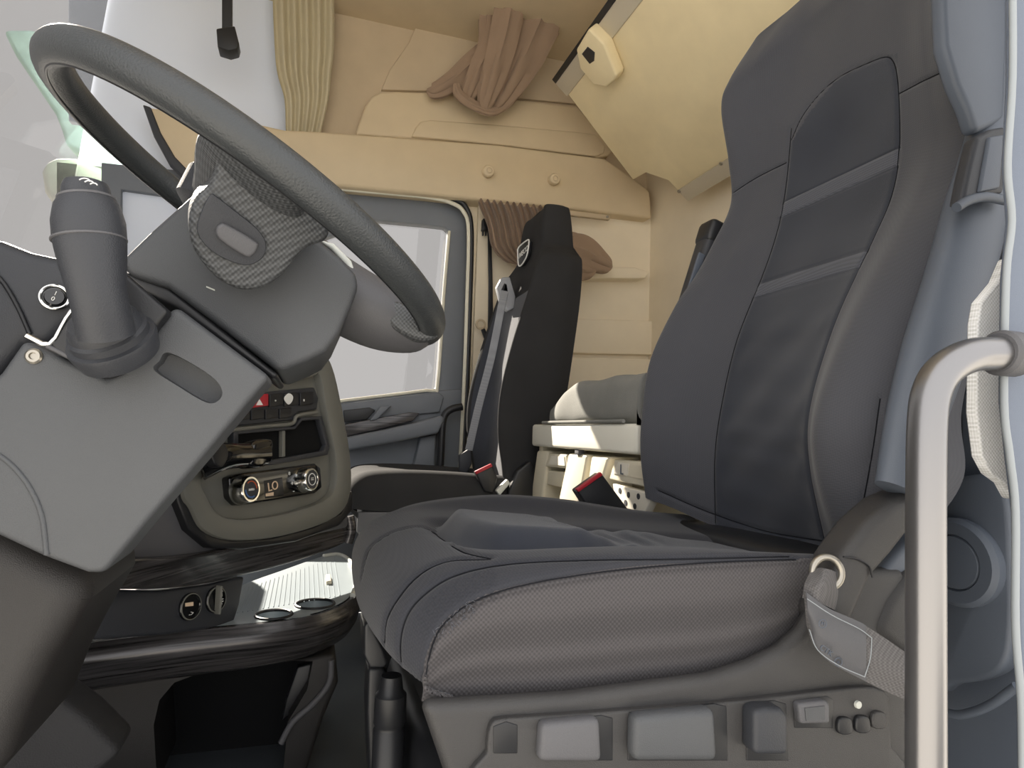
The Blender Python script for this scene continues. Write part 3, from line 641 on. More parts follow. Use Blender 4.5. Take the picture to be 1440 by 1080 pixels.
# --- backrest: rows top to bottom, columns far edge -> near edge
B = [
 [(1062, 55, 1.10), (1105, 18, 1.06), (1150, -22, 1.0), (1205, -68, .90), (1262, -118, .80), (1292, -147, .75), (1320, -170, .70)],
 [(1026, 112, 1.11), (1065, 80, 1.06), (1135, 22, 1.0), (1195, -28, .89), (1262, -84, .79), (1296, -113, .73), (1322, -133, .68)],
 [(1015, 150, 1.12), (1055, 119, 1.07), (1130, 61, 1.0), (1195, 10, .89), (1262, -42, .78), (1298, -72, .72), (1325, -91, .67)],
 [(1025, 225, 1.12), (1060, 203, 1.07), (1112, 170, 1.0), (1190, 120, .885), (1262, 74, .775), (1298, 50, .71), (1332, 31, .655)],
 [(1028, 285, 1.12), (1062, 269, 1.07), (1107, 246, 1.0), (1190, 202, .885), (1264, 162, .77), (1308, 139, .70), (1346, 120, .64)],
 [(1003, 342, 1.12), (1045, 323, 1.07), (1098, 299, 1.0), (1180, 262, .885), (1262, 225, .77), (1315, 200, .69), (1371, 175, .62)],
 [(978, 388, 1.12), (1022, 369, 1.065), (1086, 345, 1.0), (1165, 314, .885), (1250, 281, .77), (1300, 260, .685), (1366, 235, .62)],
 [(950, 430, 1.115), (997, 413, 1.065), (1070, 390, 1.0), (1145, 365, .885), (1225, 339, .77), (1270, 322, .685), (1340, 300, .62)],
 [(915, 506, 1.11), (960, 497, 1.065), (1034, 482, 1.0), (1105, 468, .885), (1172, 455, .77), (1205, 448, .685), (1300, 430, .62)],
 [(903, 583, 1.10), (940, 582, 1.06), (1012, 579, 1.0), (1075, 577, .885), (1137, 575, .77), (1157, 573, .69), (1264, 570, .62)],
 [(901, 640, 1.10), (936, 643, 1.06), (1004, 648, 1.0), (1072, 655, .885), (1137, 660, .775), (1156, 662, .70), (1266, 670, .62)],
 [(908, 700, 1.10), (945, 714, 1.06), (1005, 740, 1.0), (1085, 762, .885), (1160, 776, .775), (1186, 780, .70), (1215, 752, .645)]]
net = [[at(*p) for p in r] for r in B]
full = []
for k, r in enumerate(net):
    fb = Vector((.05, .028, 0)); fb2 = Vector((.13, .034, 0)); nbk = Vector((.055, -.004, 0)); nb2 = Vector((.12, .01, 0))
    full.append([r[0]+fb2, r[0]+fb]+r+[r[-1]+nbk, r[-1]+nb2])
NU2, NV2 = 28, 34
g = net_grid(full, NU2, NV2)
U0 = 2   # index of the first front column
for i, r in enumerate(g):
    v = i/NV2; dn = Vector((-.97, 0, -.22))
    for j in range(len(r)):
        u = j/NU2-U0
        if 2 <= u <= 4:
            for a, b in ((4.72, 5.15), (7.14, 7.36)):
                for e in (a, b): r[j] = r[j]-dn*(.0028*math.exp(-((v-e)/.03)**2))
                if a < v < b: r[j] = r[j]+dn*.0018
            if v > 7.6:   # creases of the worn lumbar cloth
                s = math.sin(v*9+u*2.2)*math.sin(v*3.1-u*3.6); r[j] = r[j]+dn*(.0028*s*smooth01((u-2)*3)*smooth01((4-u)*3)*smooth01((v-7.6)*2))
def vtop(u): return 2.85+.75*abs(u-2.9)**1.9 if u < 2.9 else 2.85+.14*abs(u-2.9)**2
SEAMS = [[(1112, 180), (1106, 246), (1098, 300), (1086, 345), (1070, 390), (1034, 482), (1012, 579), (1004, 648), (1005, 736)],
         [(1112, 196), (1126, 165), (1150, 133), (1180, 107), (1215, 90), (1242, 80), (1254, 86), (1260, 110), (1263, 160), (1262, 225), (1250, 281), (1225, 339)],
         [(1225, 339), (1172, 455), (1137, 575), (1137, 660), (1160, 772)],
         [(1105, 228), (1062, 250), (1022, 276)], [(1263, 131), (1300, 112), (1334, 97)],
         [(1238, 560), (1226, 640), (1206, 740)],
         [(925, 690), (1000, 722), (1080, 748), (1160, 762)]]
bk_lines = groove(g, SEAMS, .0030, .0036)
THREAD = mat('dark_seam_thread', (26, 27, 31), .9, spec=.1)
def is_ins(i, j):
    v = (i+.5)/NV2; u = (j+.5)/NU2-U0
    return 2 <= u <= 4 and v > vtop(u)
def is_str(i, j):
    v = (i+.5)/NV2; return is_ins(i, j) and (4.72 < v < 5.15 or 7.14 < v < 7.36)
bk = obj('backrest', grid_bm(g, sel=lambda i, j: not is_ins(i, j)), FABRIC, ds_, smooth=None)
obj('insert', grid_bm(g, sel=lambda i, j: is_ins(i, j) and not is_str(i, j)), SUEDE, bk, smooth=None, label='smooth dark suede insert')
for r in bk_lines: obj('seam', tube_into(bmesh.new(), r, .0008, seg=5), THREAD, bk)
for a, b in ((4.4, 5.5), (6.8, 7.7)):
    obj('stripe', grid_bm(g, sel=lambda i, j: is_str(i, j) and a < (i+.5)/NV2 < b), STRIPE, bk, smooth=None, label='slightly paler cross stripe')
# rear shell closing the back
R_ = len(g); sh = [[g[i][0], g[i][0].lerp(g[i][-1], .25)+Vector((.035, 0, 0)), g[i][0].lerp(g[i][-1], .75)+Vector((.035, 0, 0)), g[i][-1]] for i in range(0, R_, 17)]
obj('rear_shell', grid_bm(net_grid(sh, 5, 1)), DARK2, ds_, smooth=None)
tops = [g[0][j] for j in range(0, len(g[0]), 14)]
obj('top_roll', grid_bm(net_grid([tops, [p+Vector((.04, 0, .03)) for p in tops], [p+Vector((.09, 0, .01)) for p in tops], [sh[0][0].lerp(sh[0][3], k/(len(tops)-1))+Vector((.02, 0, 0)) for k in range(len(tops))]], 3, 5)), FABRIC, bk, smooth=None)
# belt tower on the seat's outer side
tw = obj('belt_tower', tube_bm([at(1262, 690, .585), at(1284, 600, .59), at(1313, 500, .59), at(1345, 400, .595), at(1372, 300, .60), at(1388, 235, .605), at(1402, 150, .61), at(1408, 60, .62), at(1410, -40, .63)],
     [.030, .038, .044, .046, .046, .042, .036, .034, .03], 6, seg=24, flat=.62, flatdir=Vector((0, 1, 0))), BLUEG, ds_)
panel('shoulder_cover', [(1326, -20), (1330, 62), (1347, 118), (1362, 150), (1374, 186), (1398, 176), (1414, 168), (1418, 60), (1418, -40)], ('y', .585), .022, BLUEG, ds_, .008)
bs = panel('belt_guide', [(1374, 192), (1396, 180), (1416, 176), (1413, 272), (1380, 276), (1352, 288), (1362, 240)], ('y', .560), .02, DARK2, ds_, .006)
panel('belt_slot', [(1392, 192), (1413, 188), (1407, 264), (1378, 270)], ('y', .556), .012, BLUEG, bs, .003)
obj('guide_lip', tube_bm([at(*p, .56) for p in ((1345, 292), (1362, 282), (1385, 277), (1414, 282))], .006, 4), BLUEG, bs)
# side plastics and hinge
panel('seat_base', [(592, 990), (640, 988), (800, 978), (1000, 951), (1060, 932), (1100, 912), (1128, 888), (1150, 850), (1180, 800), (1275, 800), (1290, 900), (1300, 1130), (640, 1130)], ('y', .595), .022, WARMG, ds_, .014, seg=5)
ar = panel('hinge_arm', [(1158, 872), (1168, 850), (1186, 786), (1202, 762), (1222, 736), (1258, 704), (1290, 690), (1320, 690), (1320, 720), (1285, 745), (1258, 780), (1228, 814), (1203, 872), (1185, 905)], ('y', .575), .05, WARMG, ds_, .016, seg=5)
obj('arm_seam', tube_bm([at(*p, .574) for p in ((1186, 783), (1205, 786), (1222, 796), (1227, 812))], .0012, 4), BLACK, ar)
panel('hinge_cover', [(1200, 885), (1232, 814), (1262, 778), (1290, 750), (1300, 760), (1300, 930), (1225, 910)], ('y', .60), .04, BLUEG, ds_, .008)
panel('hinge_cover', [(1232, 890), (1250, 845), (1276, 808), (1296, 795), (1300, 940), (1260, 912)], ('y', .59), .03, WARMG, ds_, .012, seg=4)
obj('base_pan', box2(.16, .62, .615, 1.12, .30, .418, .02), WARMG, ds_)
# control cluster
cp = panel('control_plate', spx([(690, 1022), (705, 1012), (760, 1008), (900, 998), (1050, 985), (1200, 968), (1238, 970), (1250, 985), (1254, 1050), (1250, 1110), (700, 1110), (686, 1060)], 3), ('y', .587), .02, WARMG, ds_, .004)
for a, m in (([(694, 1022), (712, 1015), (728, 1020), (728, 1060), (694, 1060)], BLACK), ([(786, 1014), (846, 1006), (862, 1010), (862, 1070), (784, 1070)], BLACK), ([(885, 1002), (1005, 990), (1022, 993), (1024, 1070), (883, 1070)], BLACK), ([(1050, 990), (1088, 985), (1106, 990), (1110, 1070), (1050, 1070)], BLACK), ([(1116, 986), (1164, 979), (1172, 984), (1172, 1024), (1118, 1024)], BLACK)):
    panel('control_recess', a, ('y', .586), .004, m, cp, .001)
panel('control_paddle', [(760, 1016), (842, 1008), (845, 1070), (756, 1070)], ('y', .578), .012, DARK, cp, .006, out=.004)
panel('control_paddle', [(890, 1006), (1004, 995), (1008, 1070), (888, 1070)], ('y', .574), .016, GREYP, cp, .008, out=.004, label='satin grey wide paddle')
panel('control_knob', [(1058, 998), (1074, 994), (1098, 994), (1106, 1006), (1106, 1060), (1058, 1060)], ('y', .570), .02, DARK2, cp, .010, out=.004)
pk = panel('square_switch', [(1123, 990), (1162, 985), (1168, 990), (1168, 1018), (1126, 1019)], ('y', .578), .012, DARK, cp, .004)
panel('switch_window', [(1132, 996), (1160, 993), (1160, 1013), (1134, 1014)], ('y', .577), .002, GREYP, pk)
obj('round_plug', lathe_bm([(.0042, 0), (.004, .003), (.001, .004)], at(1205, 990, .587), Vector((0, -1, 0)), 16), PALE_HL, cp, label='pale round plug')
for x, y in ((1190, 1020), (1215, 1018), (1238, 1012)):
    panel('small_button', spx([(x-9, y-8), (x+4, y-10), (x+9, y-5), (x+9, y+12), (x-9, y+12)], 3), ('y', .582), .008, BLACK if x < 1230 else WARMG, cp, .002)
# front lever and post
panel('front_lever', [(512, 880), (518, 874), (524, 880), (540, 914), (546, 934), (540, 940), (520, 940), (512, 922)], ('y', .80), .06, BLACK, ds_, .008)
panel('lever_bracket', [(518, 940), (540, 938), (548, 955), (536, 1060), (520, 1100), (516, 1000)], ('y', .84), .05, BLACK, ds_, .005)
po = at(548, 1010, .80)
obj('front_post', lathe_bm([(.019, -.12), (.019, -.012), (.0175, -.010), (.0175, -.006), (.019, -.004), (.019, .028), (.015, .032), (.012, .05), (.001, .05)], po, Vector((0, 0, 1)), 28), BLACK, ds_)
obj('hinge_cover', box2(.655, .80, .66, 1.10, .44, .528, .02), BLACK, ds_)
obj('suspension_base', box2(.14, .62, .66, 1.08, .0, .33, .03), BLACK, ds_)
# belt
Yb = .565
up_e = [(1132, 832, .572), (1150, 846, .566), (1170, 858, .56), (1205, 873, .55), (1250, 901, .535), (1290, 930, .52), (1316, 951, .51)]
lo_e = [(1136, 880, .572), (1146, 908, .566), (1165, 930, .56), (1205, 952, .55), (1250, 974, .535), (1290, 992, .52), (1316, 1006, .51)]
ga = [[at(*a), at((a[0]+b[0])/2, (a[1]+b[1])/2, a[2]-.004), at(*b)] for a, b in zip(up_e, lo_e)]
gb = net_grid(ga, 6, 8)
bl = obj('belt_strap', grid_bm(gb, Vector((.0008, .003, 0))), WEB, ds_, smooth=50)
gp = net_grid([[p+Vector((0, -.0022, 0)) for p in r] for r in ga[:4]]+[[p+Vector((0, -.0022, 0)) for p in gb[int(8*3.25)][::6]]], 6, 8)
pt = obj('belt_patch', grid_bm(gp, Vector((0, .0015, 0))), DARK, bl, smooth=50, label='darker stitched leather patch')
for ln in ([(1135, 842), (1170, 865), (1208, 884), (1226, 897)], [(1226, 897), (1224, 925), (1216, 952)], [(1216, 952), (1180, 936), (1150, 914), (1138, 885)]):
    obj('stitching', tube_bm([at(x, y, .5655-(x-1135)*.00022-.006) for x, y in ln], .0005, 5, seg=6), SEALD, pt)
for (x, y) in ((1157, 877), (1179, 931)):
    c = at(x, y, .552); obj('print_ring', torus_bm(c, Vector((-.2, -1, 0)).normalized(), .0042, .0005, sR=20, sr=5), BLUEG, pt); text('patch_print', 'M' if y < 900 else 'e', .005, c, Vector((1, -.2, -.3)), Vector((-.2, -1, 0)), BLUEG, pt)
text('patch_print', 'CTK', .008, at(1162, 915, .5525), Vector((1, -.25, -.65)), Vector((-.2, -1, 0)), BLUEG, pt)
gl = net_grid([[at(1146, 800, .585), at(1163, 800, .574), at(1180, 806, .585)], [at(1136, 820, .578), at(1158, 822, .566), at(1181, 832, .578)], [at(1132, 842, .575), at(1152, 848, .566), at(1174, 858, .575)]], 6, 6)
obj('belt_loop', grid_bm(gl, Vector((0, .004, 0))), WEB, bl, smooth=50)
obj('anchor_ring', torus_bm(at(1163, 805, .583), Vector((-.25, -1, .1)).normalized(), .0165, .0042, sR=32, sr=10), STEEL, ds_, label='worn steel belt anchor ring')
# far armrest folded up and buckle
a0 = at(990, 340, 1.17); a1 = at(950, 470, 1.17); dvec = (a0-a1).normalized()
arm = obj('armrest', box_bm((a0+a1)/2+Vector((.02, 0, 0)), (.055, .05, (a0-a1).length+.02), frame(Vector((1, 0, 0)), dvec), .012), DARK2, ds_)
obj('armrest_cap', box_bm(a0+dvec*.015+Vector((.022, 0, 0)), (.064, .056, .055), frame(Vector((1, 0, 0)), dvec), .012), BLACK, arm)
obj('armrest_clip', box_bm(a1.lerp(a0, .62)+Vector((-.012, -.027, 0)), (.016, .006, .09), frame(Vector((1, 0, 0)), dvec), .002), BLUEG, arm)
bkq = panel('belt_buckle', [(811, 690), (846, 665), (884, 716), (880, 740), (840, 735)], ('y', 1.17), .03, BLACK, ds_, .004)
panel('buckle_button', [(811, 688), (845, 664), (848, 668), (814, 692)], ('y', 1.165), .010, RED, bkq, .001, label='red release button')

# ================================================================== GRAB BAR
gr = thing('grab_bar', 'satin grey tubular entry grab bar fixed to the pillar at the right', 'grab bar', at(1302, 1080, .42))
obj('bar', tube_bm([at(*p) for p in ((1440, 497, .425), (1400, 497, .42), (1365, 500, .42), (1332, 517, .42), (1312, 545, .42), (1304, 590, .42), (1302, 700, .42), (1302, 900, .42), (1302, 1150, .42))], .0152, 8, seg=28), BARM, gr)
obj('bar_socket', lathe_bm([(.021, -.012), (.021, .006), (.018, .009), (.001, .009)], at(1413, 497, .42), Vector((-1, 0, 0)), 24), DARK, gr)

# ================================================================== PASSENGER SEAT
ps = thing('passenger_seat', 'black passenger seat with tall headrest and logo patch by the far door', 'seat', (.4, 2.0, 0))
yn, yf = 1.79, 2.21
prof = [  # z, x of front face, half width, near bolster push, back x
 (1.430, .705, .085, 0, .772), (1.415, .690, .115, .0, .775), (1.35, .680, .125, 0, .782), (1.285, .676, .135, .0, .785), (1.25, .668, .175, .004, .790),
 (1.215, .655, .205, .01, .790), (1.10, .632, .215, .02, .782), (.95, .612, .215, .04, .765), (.80, .598, .215, .055, .745), (.68, .590, .21, .05, .725), (.58, .585, .20, .03, .71), (.50, .585, .195, .02, .70)]
rows_p = []
for z, x, hw, push, xb in prof:
    cy = 2.0
    rows_p.append([Vector((xb, cy-hw*.9, z)), Vector(((x+xb)/2+.01, cy-hw, z)), Vector((x-push+.012, cy-hw*.98, z)), Vector((x-push*1.1, cy-hw*.86, z)), Vector((x+.006, cy-hw*.55, z)),
                   Vector((x+.010, cy, z)), Vector((x+.006, cy+hw*.55, z)), Vector((x-push*1.1, cy+hw*.86, z)), Vector((x-push+.012, cy+hw*.98, z)), Vector(((x+xb)/2+.01, cy+hw, z)), Vector((xb, cy+hw*.9, z))])
gpz = net_grid(rows_p, 8, 7)
pbk = obj('backrest', grid_bm(gpz, sel=lambda i, j: not (3.2*8 < j < 6.8*8 and i > 5.6*7)), BLKFAB, ps, smooth=None)
obj('insert', grid_bm(gpz, sel=lambda i, j: (3.2*8 < j < 6.8*8 and i > 5.6*7)), SUEDE, pbk, smooth=None, label='grey suede insert')
t0 = gpz[0]; obj('headrest_top', grid_bm([t0[:], [p.lerp(Vector((.735, 2.0, 1.445)), .5)+Vector((0, 0, .008)) for p in t0], [Vector((.735, 2.0, 1.447)).lerp(p, .05) for p in t0]]), BLKFAB, pbk, smooth=None)
obj('rear_shell', grid_bm(net_grid([[r[0], r[0].lerp(r[-1], .5)+Vector((.02, 0, 0)), r[-1]] for r in gpz[::7]], 4, 1)), BLACK, ps, smooth=None)
pa_n = Vector((-1, -.05, .12)).normalized(); pa0 = Vector((.674, 1.98, 1.30))
LOGO = [(728, 351), (731, 346), (741, 338), (744, 339), (742, 355), (739, 364), (733, 373), (729, 372)]
pc = panel('logo_patch', LOGO, ('p', pa0, pa_n), .012, BLACK, ps, .001)
lx = (on(742, 347, pa0, pa_n)-on(730, 359, pa0, pa_n))
obj('patch_border', tube_bm([on(*p, pa0+pa_n*.0015, pa_n) for p in LOGO+LOGO[:1]], .0026, 3, seg=6), WHITEP, pc)
text('patch_text', 'IVECO', .029, on(736, 354.5, pa0+pa_n*.0025, pa_n), -lx if lx.y > 0 else lx, pa_n, WHITEP, pc)
panel('belt_slot', [(698, 404), (705, 391), (716, 390), (724, 418), (722, 434), (713, 438), (703, 424)], ('y', 2.055), .02, WEBL, ps, .004, out=.01)
panel('slot_hole', [(704, 408), (709, 398), (713, 400), (715, 414), (708, 424)], ('y', 2.045), .01, BLACK, ps, .001)
sb2 = [(709, 408, 2.045), (704, 430, 2.03), (690, 500, 2.03), (672, 570, 2.06), (658, 632, 2.1)]
gs = net_grid([[at(a-4, b, y), at(a+6, b+2, y)] for a, b, y in sb2], 3, 6)
obj('seat_belt', grid_bm(gs, Vector((.002, .003, 0))), WEBL, ps, smooth=50)
panel('belt_tongue', [(646, 640), (662, 630), (664, 652), (656, 668), (646, 664)], ('y', 2.1), .02, DARK2, ps, .004)
cyc = [1.785, 1.79, 1.83, 1.92, 2.0, 2.08, 2.17, 2.21, 2.215]
def rowp(x, zb, zt, dip): return [Vector((x, y, z)) for y, z in zip(cyc, (zb, zt-.03, zt, zt-dip, zt-dip*1.2, zt-dip, zt, zt-.03, zb))]
rp = [rowp(.14, .455, .468, 0), rowp(.112, .47, .50, 0), rowp(.118, .465, .53, .0), rowp(.16, .46, .558, .004), rowp(.25, .455, .566, .010), rowp(.38, .455, .564, .014), rowp(.50, .455, .557, .014), rowp(.62, .455, .55, .014)]
obj('cushion', grid_bm(net_grid(rp, 8, 8)), BLKFAB, ps, smooth=None)
obj('cushion_pan', box2(.15, .64, 1.80, 2.20, .38, .465, .01), DARK2, ps)
obj('pedestal', box2(.20, .58, 1.86, 2.14, 0, .39, .02), BLACK, ps)
obj('pan_trim', box2(.14, .30, 1.785, 1.80, .40, .455, .004), DARK, ps)
pbq = panel('belt_buckle', [(669, 664), (692, 653), (700, 672), (694, 694), (682, 692)], ('y', 1.775), .03, BLACK, ps, .004)
panel('buckle_button', [(668, 663), (691, 652), (693, 656), (670, 667)], ('y', 1.77), .010, RED, pbq, .001, label='red release button')
panel('buckle_stalk', [(698, 690), (714, 674), (718, 680), (703, 697)], ('y', 1.765), .02, PALE_HL, ps, .003, label='buckle stalk coloured pale as if sunlit')  # pale colour stands in for sunlight on the stalk
panel('side_cover', [(716, 690), (728, 662), (746, 648), (752, 660), (752, 720), (712, 720)], ('y', 1.765), .03, BLACK, ps, .006)

# ================================================================== LOWER BUNK
XB = .62
lbk = thing('lower_bunk', 'white fronted lower bunk with open storage bays between the seats', 'bunk', (.9, 1.45, 0))
def px_x(px, X=XB): return atx(px, 600, X).y
yl = px_x(748); zt = atx(830, 596, XB).z; zb = atx(760, 628, XB).z
fb = obj('front_board', box2(XB, XB+.03, 1.14, yl, zb, zt, .008), WHITE, lbk)
obj('bed_base', box2(XB+.03, 1.36, 1.19, yl-.005, zb+.01, zt-.004, .004), TAN, lbk)
obj('rear_bunk_base', box2(.86, 1.36, yl+.002, 2.40, zb+.01, zt-.004, .004), TAN, wp)
obj('board_catch', box2(XB+.005, XB+.02, 1.43, 1.455, zb-.012, zb+.002, .002), DARK, lbk)
obj('bay_back', box2(XB+.16, XB+.19, 1.17, yl-.01, .02, zb+.01), TAN, lbk)
obj('bay_end', box2(XB+.02, XB+.16, yl-.035, yl-.01, 0, zb+.01, .004), TAN, lbk)
obj('bay_floor', box2(XB+.02, XB+.16, 1.17, yl-.01, 0, .34, .006), BLACK, lbk)
XP = ('x', XB+.01)
for q in ([(755, 633), (770, 634), (762, 700), (758, 740), (742, 740), (746, 698)], [(799, 637), (826, 639), (814, 705), (806, 750), (780, 750), (786, 698)], [(831, 641), (856, 642), (846, 676), (838, 750), (818, 750), (827, 672)]):
    panel('bay_post', q, XP, .08, TAN, lbk, .008)
d1 = panel('drawer', [(772, 638), (796, 639), (798, 659), (766, 656)], XP, .10, TAN, lbk, .004); panel('drawer_label', [(775, 641), (793, 642), (794, 655), (771, 653)], ('x', XB+.008), .003, LABELW, d1)
panel('drawer', [(766, 661), (797, 664), (790, 686), (766, 681)], ('x', XB+.02), .10, TAN, lbk, .004)
d2 = panel('drawer', [(864, 646), (915, 650), (920, 688), (856, 674)], XP, .10, TAN, lbk, .004)
panel('drawer_label', [(869, 650), (884, 652), (882, 669), (862, 666)], ('x', XB+.008), .003, LABELW, d2); panel('drawer_label', [(887, 653), (906, 655), (906, 674), (884, 670)], ('x', XB+.008), .003, TAN, d2)
text('label_print', 'L', .03, atx(874, 661, XB+.0065), Vector((0, -1, 0)), Vector((-1, 0, 0)), BLUEG, d2)
lp = panel('perforated_plate', [(861, 680), (918, 695), (905, 722), (866, 712)], XP, .02, LABELW, lbk, .003)
for x, y in ((872, 690), (884, 696), (898, 698), (880, 707), (893, 712)):
    obj('plate_hole', lathe_bm([(.006, 0), (.006, .0012), (.001, .0012)], atx(x, y, XB+.010), Vector((-1, 0, 0)), 12), DARK2, lp)
# mattress lying on it: lumpy rounded slab with an open-side cut round the passenger seat
mz0 = zt-.003; mh = .11
mrows = []
yA, yB = 1.14, px_x(762)
for k, (dx, z) in enumerate([(.02, mz0), (.0, mz0+.02), (.0, mz0+.07), (.012, mz0+.10), (.05, mz0+mh), (.25, mz0+mh), (.62, mz0+mh), (.66, mz0+mh-.01)]):
    r = []
    for j in range(9):
        t = j/8; y = yA+(yB-yA)*t; fall = smooth01((t-.62)/.38)
        zz = mz0+(z-mz0)*(1-.42*fall*(1 if k > 0 else 0)) - (.012 if t == 1 and k > 2 else 0)
        xo = .02*smooth01((t-.8)/.2)
        r.append(Vector((XB+.004+dx+xo, y, zz+.003*math.sin(j*2.1+k))))
    mrows.append(r)
gm = net_grid(mrows, 6, 5)
mb = grid_bm(gm)
R_, C_ = len(gm), len(gm[0])
for i in range(0, R_-1):
    for j in (0, C_-1):
        a, b = gm[i][j], gm[i+1][j]
        q = [mb.verts.new(v) for v in (a, b, Vector((b.x, b.y, mz0)), Vector((a.x, a.y, mz0)))]
        try: mb.faces.new(q)
        except ValueError: pass
mt = thing('mattress', 'grey fabric mattress with rounded end lying on the white fronted bunk', 'mattress', (.95, 1.45, mz0))
obj('cover', mb, GREYFAB, mt, smooth=60)
obj('piping', tube_bm([Vector((XB-.001, y, mz0+.008)) for y in (1.19, 1.3, 1.45, 1.6, yB-.01)], .004, 4), GREYFAB, mt)

# ================================================================== UPPER BUNK
PA = at(781, 118, 2.2); PBk = at(890, 253, 2.2); ub_n = (PBk-PA).cross(Vector((0, 1, 0))).normalized()
if ub_n.z < 0: ub_n = -ub_n
UBP = ('p', PA, ub_n)
ub = thing('upper_bunk', 'beige board of the upper bunk tilted up under the ceiling', 'bunk', PA.lerp(PBk, .5))
def ubp(px, py, d=0): return on(px, py, PA-ub_n*d, ub_n)
def lat(p, Y): return Vector((p.x, Y, p.z))
pf0, pr0 = ubp(795, 128), ubp(953, 268)
brd = [ubp(795, 128), ubp(890, 253), ubp(908, 243), ubp(940, 254), pr0, lat(pr0, .75), lat(pf0, .75)]
obj('board', prism(brd, ub_n*.05, .004), BOARD, ub)
fa, fbk = ubp(781, 118, .004), ubp(797, 136, .004)
obj('front_rail', prism([fa, fbk, lat(fbk, .75), lat(fa, .75)], ub_n*.06, .003), ALU, ub, label='aluminium front rail')
fd = ubp(776, 112, .006)
obj('edge_strip', prism([fd, fa, lat(fa, .75), lat(fd, .75)], ub_n*.06, .002), BLACK, ub)
ra, rb_ = ubp(953, 268, .006), ubp(967, 283, .006)
rr = obj('rear_rail', prism([ra, rb_, lat(rb_, .75), lat(ra, .75)], ub_n*.03, .002), ALU, ub, label='aluminium hinge rail')
for px, py in ((955, 267), (1014, 228)):
    obj('screw', lathe_bm([(.007, 0), (.006, .004), (.001, .005)], ubp(px, py+2, .007), -ub_n, 14), STEEL, rr)
bp_ = obj('latch_block', prism([ubp(*p, 0) for p in [(822, 60), (840, 30), (862, 52), (879, 96), (876, 103), (864, 113), (846, 110), (827, 87)]], -ub_n*.045, .008), BOARD, ub)
obj('latch_window', prism([ubp(*p, .047) for p in [(818, 76), (826, 66), (836, 74), (835, 86), (829, 90)]], ub_n*.004, .0005), BLACK, bp_)

# ================================================================== CURTAINS, HOOKS, SMALL THINGS
for i, (x, y) in enumerate(((685, 243), (777, 254))):
    c = at(x, y, 2.36)
    hk = thing('coat_hook', ('round beige coat knob on the header, left of the two' if i == 0 else 'round beige coat knob on the header, right one nearer the bunk'), 'hook', c, 'coat knobs on the header')
    obj('knob', lathe_bm([(.022, -.004), (.022, .004), (.019, .010), (.0205, .018), (.023, .024), (.019, .031), (.001, .034)], c, Vector((0, -1, -.1)), 24), BEIGE, hk)
    obj('screw_cap', torus_bm(c+Vector((0, -.034, -.003)), Vector((0, 1, 0)), .010, .0018, sR=18, sr=6), BEIGE_D, hk)
# hanging curtain gathered under the roof
uc = thing('roof_curtain', 'taupe cloth curtain hanging in folds from the roof above the side panel', 'curtain', at(690, 160, 2.3))
def fold(name, pts, rad, par, m=TAUPE, flat=.55):
    obj(name, tube_bm([at(*p) for p in pts], rad, 6, seg=28, flat=flat, flatdir=Vector((0, 1, 0)), ripple=lambda a, t: .17*math.sin(a*2*math.pi*6+t*3)+.10*math.sin(a*2*math.pi*11-t*5)), m, par, smooth=60)
fold('fold', [(770, -40, 2.26), (760, 20, 2.26), (745, 60, 2.28), (725, 105, 2.30), (706, 140, 2.31), (692, 158, 2.32)], [.09, .085, .075, .06, .04, .015], uc)
fold('fold', [(725, -40, 2.22), (715, 20, 2.23), (706, 62, 2.25), (694, 105, 2.27), (684, 140, 2.29), (682, 156, 2.30)], [.06, .055, .05, .045, .032, .012], uc)
fold('fold', [(690, -30, 2.28), (688, 60, 2.29), (672, 100, 2.30), (660, 130, 2.31), (655, 148, 2.32)], [.05, .04, .035, .03, .012], uc)
fold('fold', [(690, 62, 2.33), (665, 88, 2.33), (640, 112, 2.34), (612, 128, 2.35), (600, 127, 2.36)], [.03, .035, .035, .03, .006], uc)
fold('fold', [(642, 118, 2.30), (645, 132, 2.30), (662, 146, 2.30), (690, 157, 2.30), (712, 150, 2.31)], [.012, .018, .018, .016, .008], uc)
# side curtain on its rail
rl = thing('curtain_rail', 'thin grey curtain rail under the header behind the passenger seat', 'rail', at(815, 300, 2.34))
obj('rail', prism([at(675, 281, 2.345), at(858, 302, 2.345), at(858, 309, 2.345), at(675, 288, 2.345)], Vector((0, .02, 0)), .003), BEIGE_D, rl)
obj('rail_screw', lathe_bm([(.006, 0), (.005, .004), (.001, .005)], at(854, 305, 2.345), Vector((0, -1, 0)), 14), STEEL, rl)
sc_ = thing('side_curtain', 'taupe curtain bunched on the rail behind the black passenger headrest', 'curtain', at(760, 380, 2.32))
def pleat_net(rows, cols, amp, freq, y0):
    net = []
    for (L, R_, A) in rows:
        r = []
        for j in range(cols):
            t = j/(cols-1); y = y0+A*amp*math.sin(t*freq*2*math.pi)
            px_ = L[0]+(R_[0]-L[0])*t; py_ = L[1]+(R_[1]-L[1])*t + (A*3*math.cos(t*freq*2*math.pi) if A > .9 else 0)
            r.append(at(px_, py_, y))
        net.append(r)
    return net
pn_ = pleat_net([((672, 281), (792, 294), 1), ((678, 296), (796, 304), 1), ((686, 318), (800, 330), .9), ((690, 342), (806, 350), .8), ((699, 358), (815, 368), .6), ((712, 368), (825, 384), .3), ((722, 371), (830, 390), .1)], 60, .018, 13, 2.32)
obj('pleats', grid_bm(net_grid(pn_, 2, 5), Vector((0, .004, 0))), TAUPE, sc_, smooth=70)
fold('tail', [(790, 350, 2.26), (806, 352, 2.26), (822, 358, 2.26), (842, 368, 2.26), (856, 374, 2.26), (861, 376, 2.26)], [.05, .065, .062, .045, .028, .004], sc_)
fold('tail', [(790, 372, 2.25), (808, 378, 2.25), (826, 382, 2.25), (838, 380, 2.25)], [.04, .045, .03, .006], sc_)
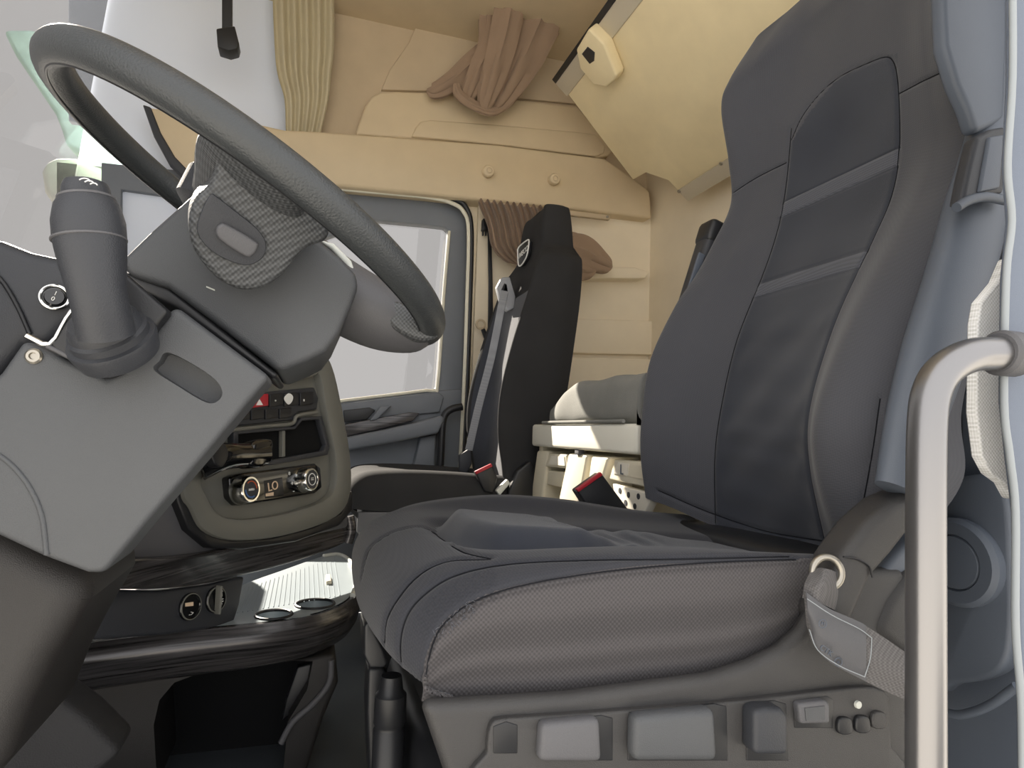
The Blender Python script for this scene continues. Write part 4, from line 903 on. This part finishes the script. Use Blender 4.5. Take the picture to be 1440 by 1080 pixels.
# black tie clip, wall strap
tc = thing('strap_clip', 'small black plastic strap clip on the pale pillar by the curtain', 'clip', at(683, 318, 2.38))
obj('clip_body', panel_bm([(679, 308), (685, 304), (689, 310), (688, 324), (678, 324)], ('y', 2.385), .02, .003), BLACK, tc)
for x in (679.5, 683.5, 687):
    obj('clip_tooth', panel_bm([(x-1, 324), (x+1, 324), (x+.8, 331), (x-.8, 331)], ('y', 2.39), .01, .001), BLACK, tc)
wb = thing('wall_belt', 'dark belt webbing running down the pale pillar behind the passenger seat', 'belt', at(688, 480, 2.39))
obj('webbing', prism([at(*p, 2.385) for p in ((686, 330), (691, 330), (693, 400), (694, 480), (688, 500), (686, 470), (687, 400))], Vector((0, .004, 0)), .001), BLACK, wb)
obj('guide_ring', torus_bm(at(676, 456, 2.385), Vector((0, 1, 0)), .017, .004, sR=28, sr=8), BEIGE_D, wb)
obj('ring_strap', prism([at(*p, 2.388) for p in ((676, 462), (682, 462), (692, 484), (686, 490))], Vector((0, .006, 0)), .001), BLACK, wb)
# pleated blind at the windscreen corner
wc_ = thing('windscreen_curtain', 'olive beige pleated curtain drawn back at the upper windscreen corner', 'curtain', at(430, 240, 2.40))
pn2 = pleat_net([((382, -40), (470, -40), 1), ((386, 60), (470, 60), 1), ((390, 100), (466, 100), 1), ((400, 140), (462, 140), .8), ((402, 190), (450, 192), .7), ((404, 225), (440, 225), .55), ((408, 252), (432, 252), .4)], 44, .011, 5, 2.38)
obj('pleats', grid_bm(net_grid(pn2, 2, 5), Vector((0, .004, 0))), OLCLOTH, wc_, smooth=70)
sn = thing('windscreen_sensor', 'small black sensor box hanging at the top of the windscreen', 'sensor', at(320, 60, 2.2))
obj('housing', panel_bm([(304, 40), (330, 36), (336, 60), (334, 68), (322, 71), (306, 66)], ('y', 2.2), .06, .004), BLACK, sn)
obj('mount', panel_bm([(312, 45), (326, 45), (326, -100), (312, -100)], ('y', 2.21), .03, .002), BLACK, sn)
# wing mirrors outside the far corner
mr = thing('wing_mirror', 'wing mirror coloured with a pale green reflection, with a smaller white one, outside beyond the steering wheel', 'mirror', at(130, 230, 2.75))
obj('shell', panel_bm([(2, 40), (40, 40), (80, 44), (150, 110), (210, 190), (226, 240), (215, 252), (180, 242), (150, 232), (118, 218), (92, 204), (84, 178), (76, 158), (50, 120), (20, 76)], ('y', 2.75), .12, .02), MIRR, mr)
obj('mirror_arm', tube_bm([at(150, 232, 2.8), at(190, 262, 2.7), at(215, 300, 2.60)], .012, 3), PALE, mr)
obj("wide_angle_shell", panel_bm([(56, 240), (62, 226), (78, 220), (104, 220), (122, 228), (150, 236), (168, 245), (160, 262), (130, 300), (100, 304), (74, 288), (60, 268)], ('y', 2.95), .10, .03), PALE, mr)
obj('mirror_arm', tube_bm([at(120, 250, 3.0), at(170, 272, 2.98), at(212, 300, 2.62)], .012, 3), PALE, mr)
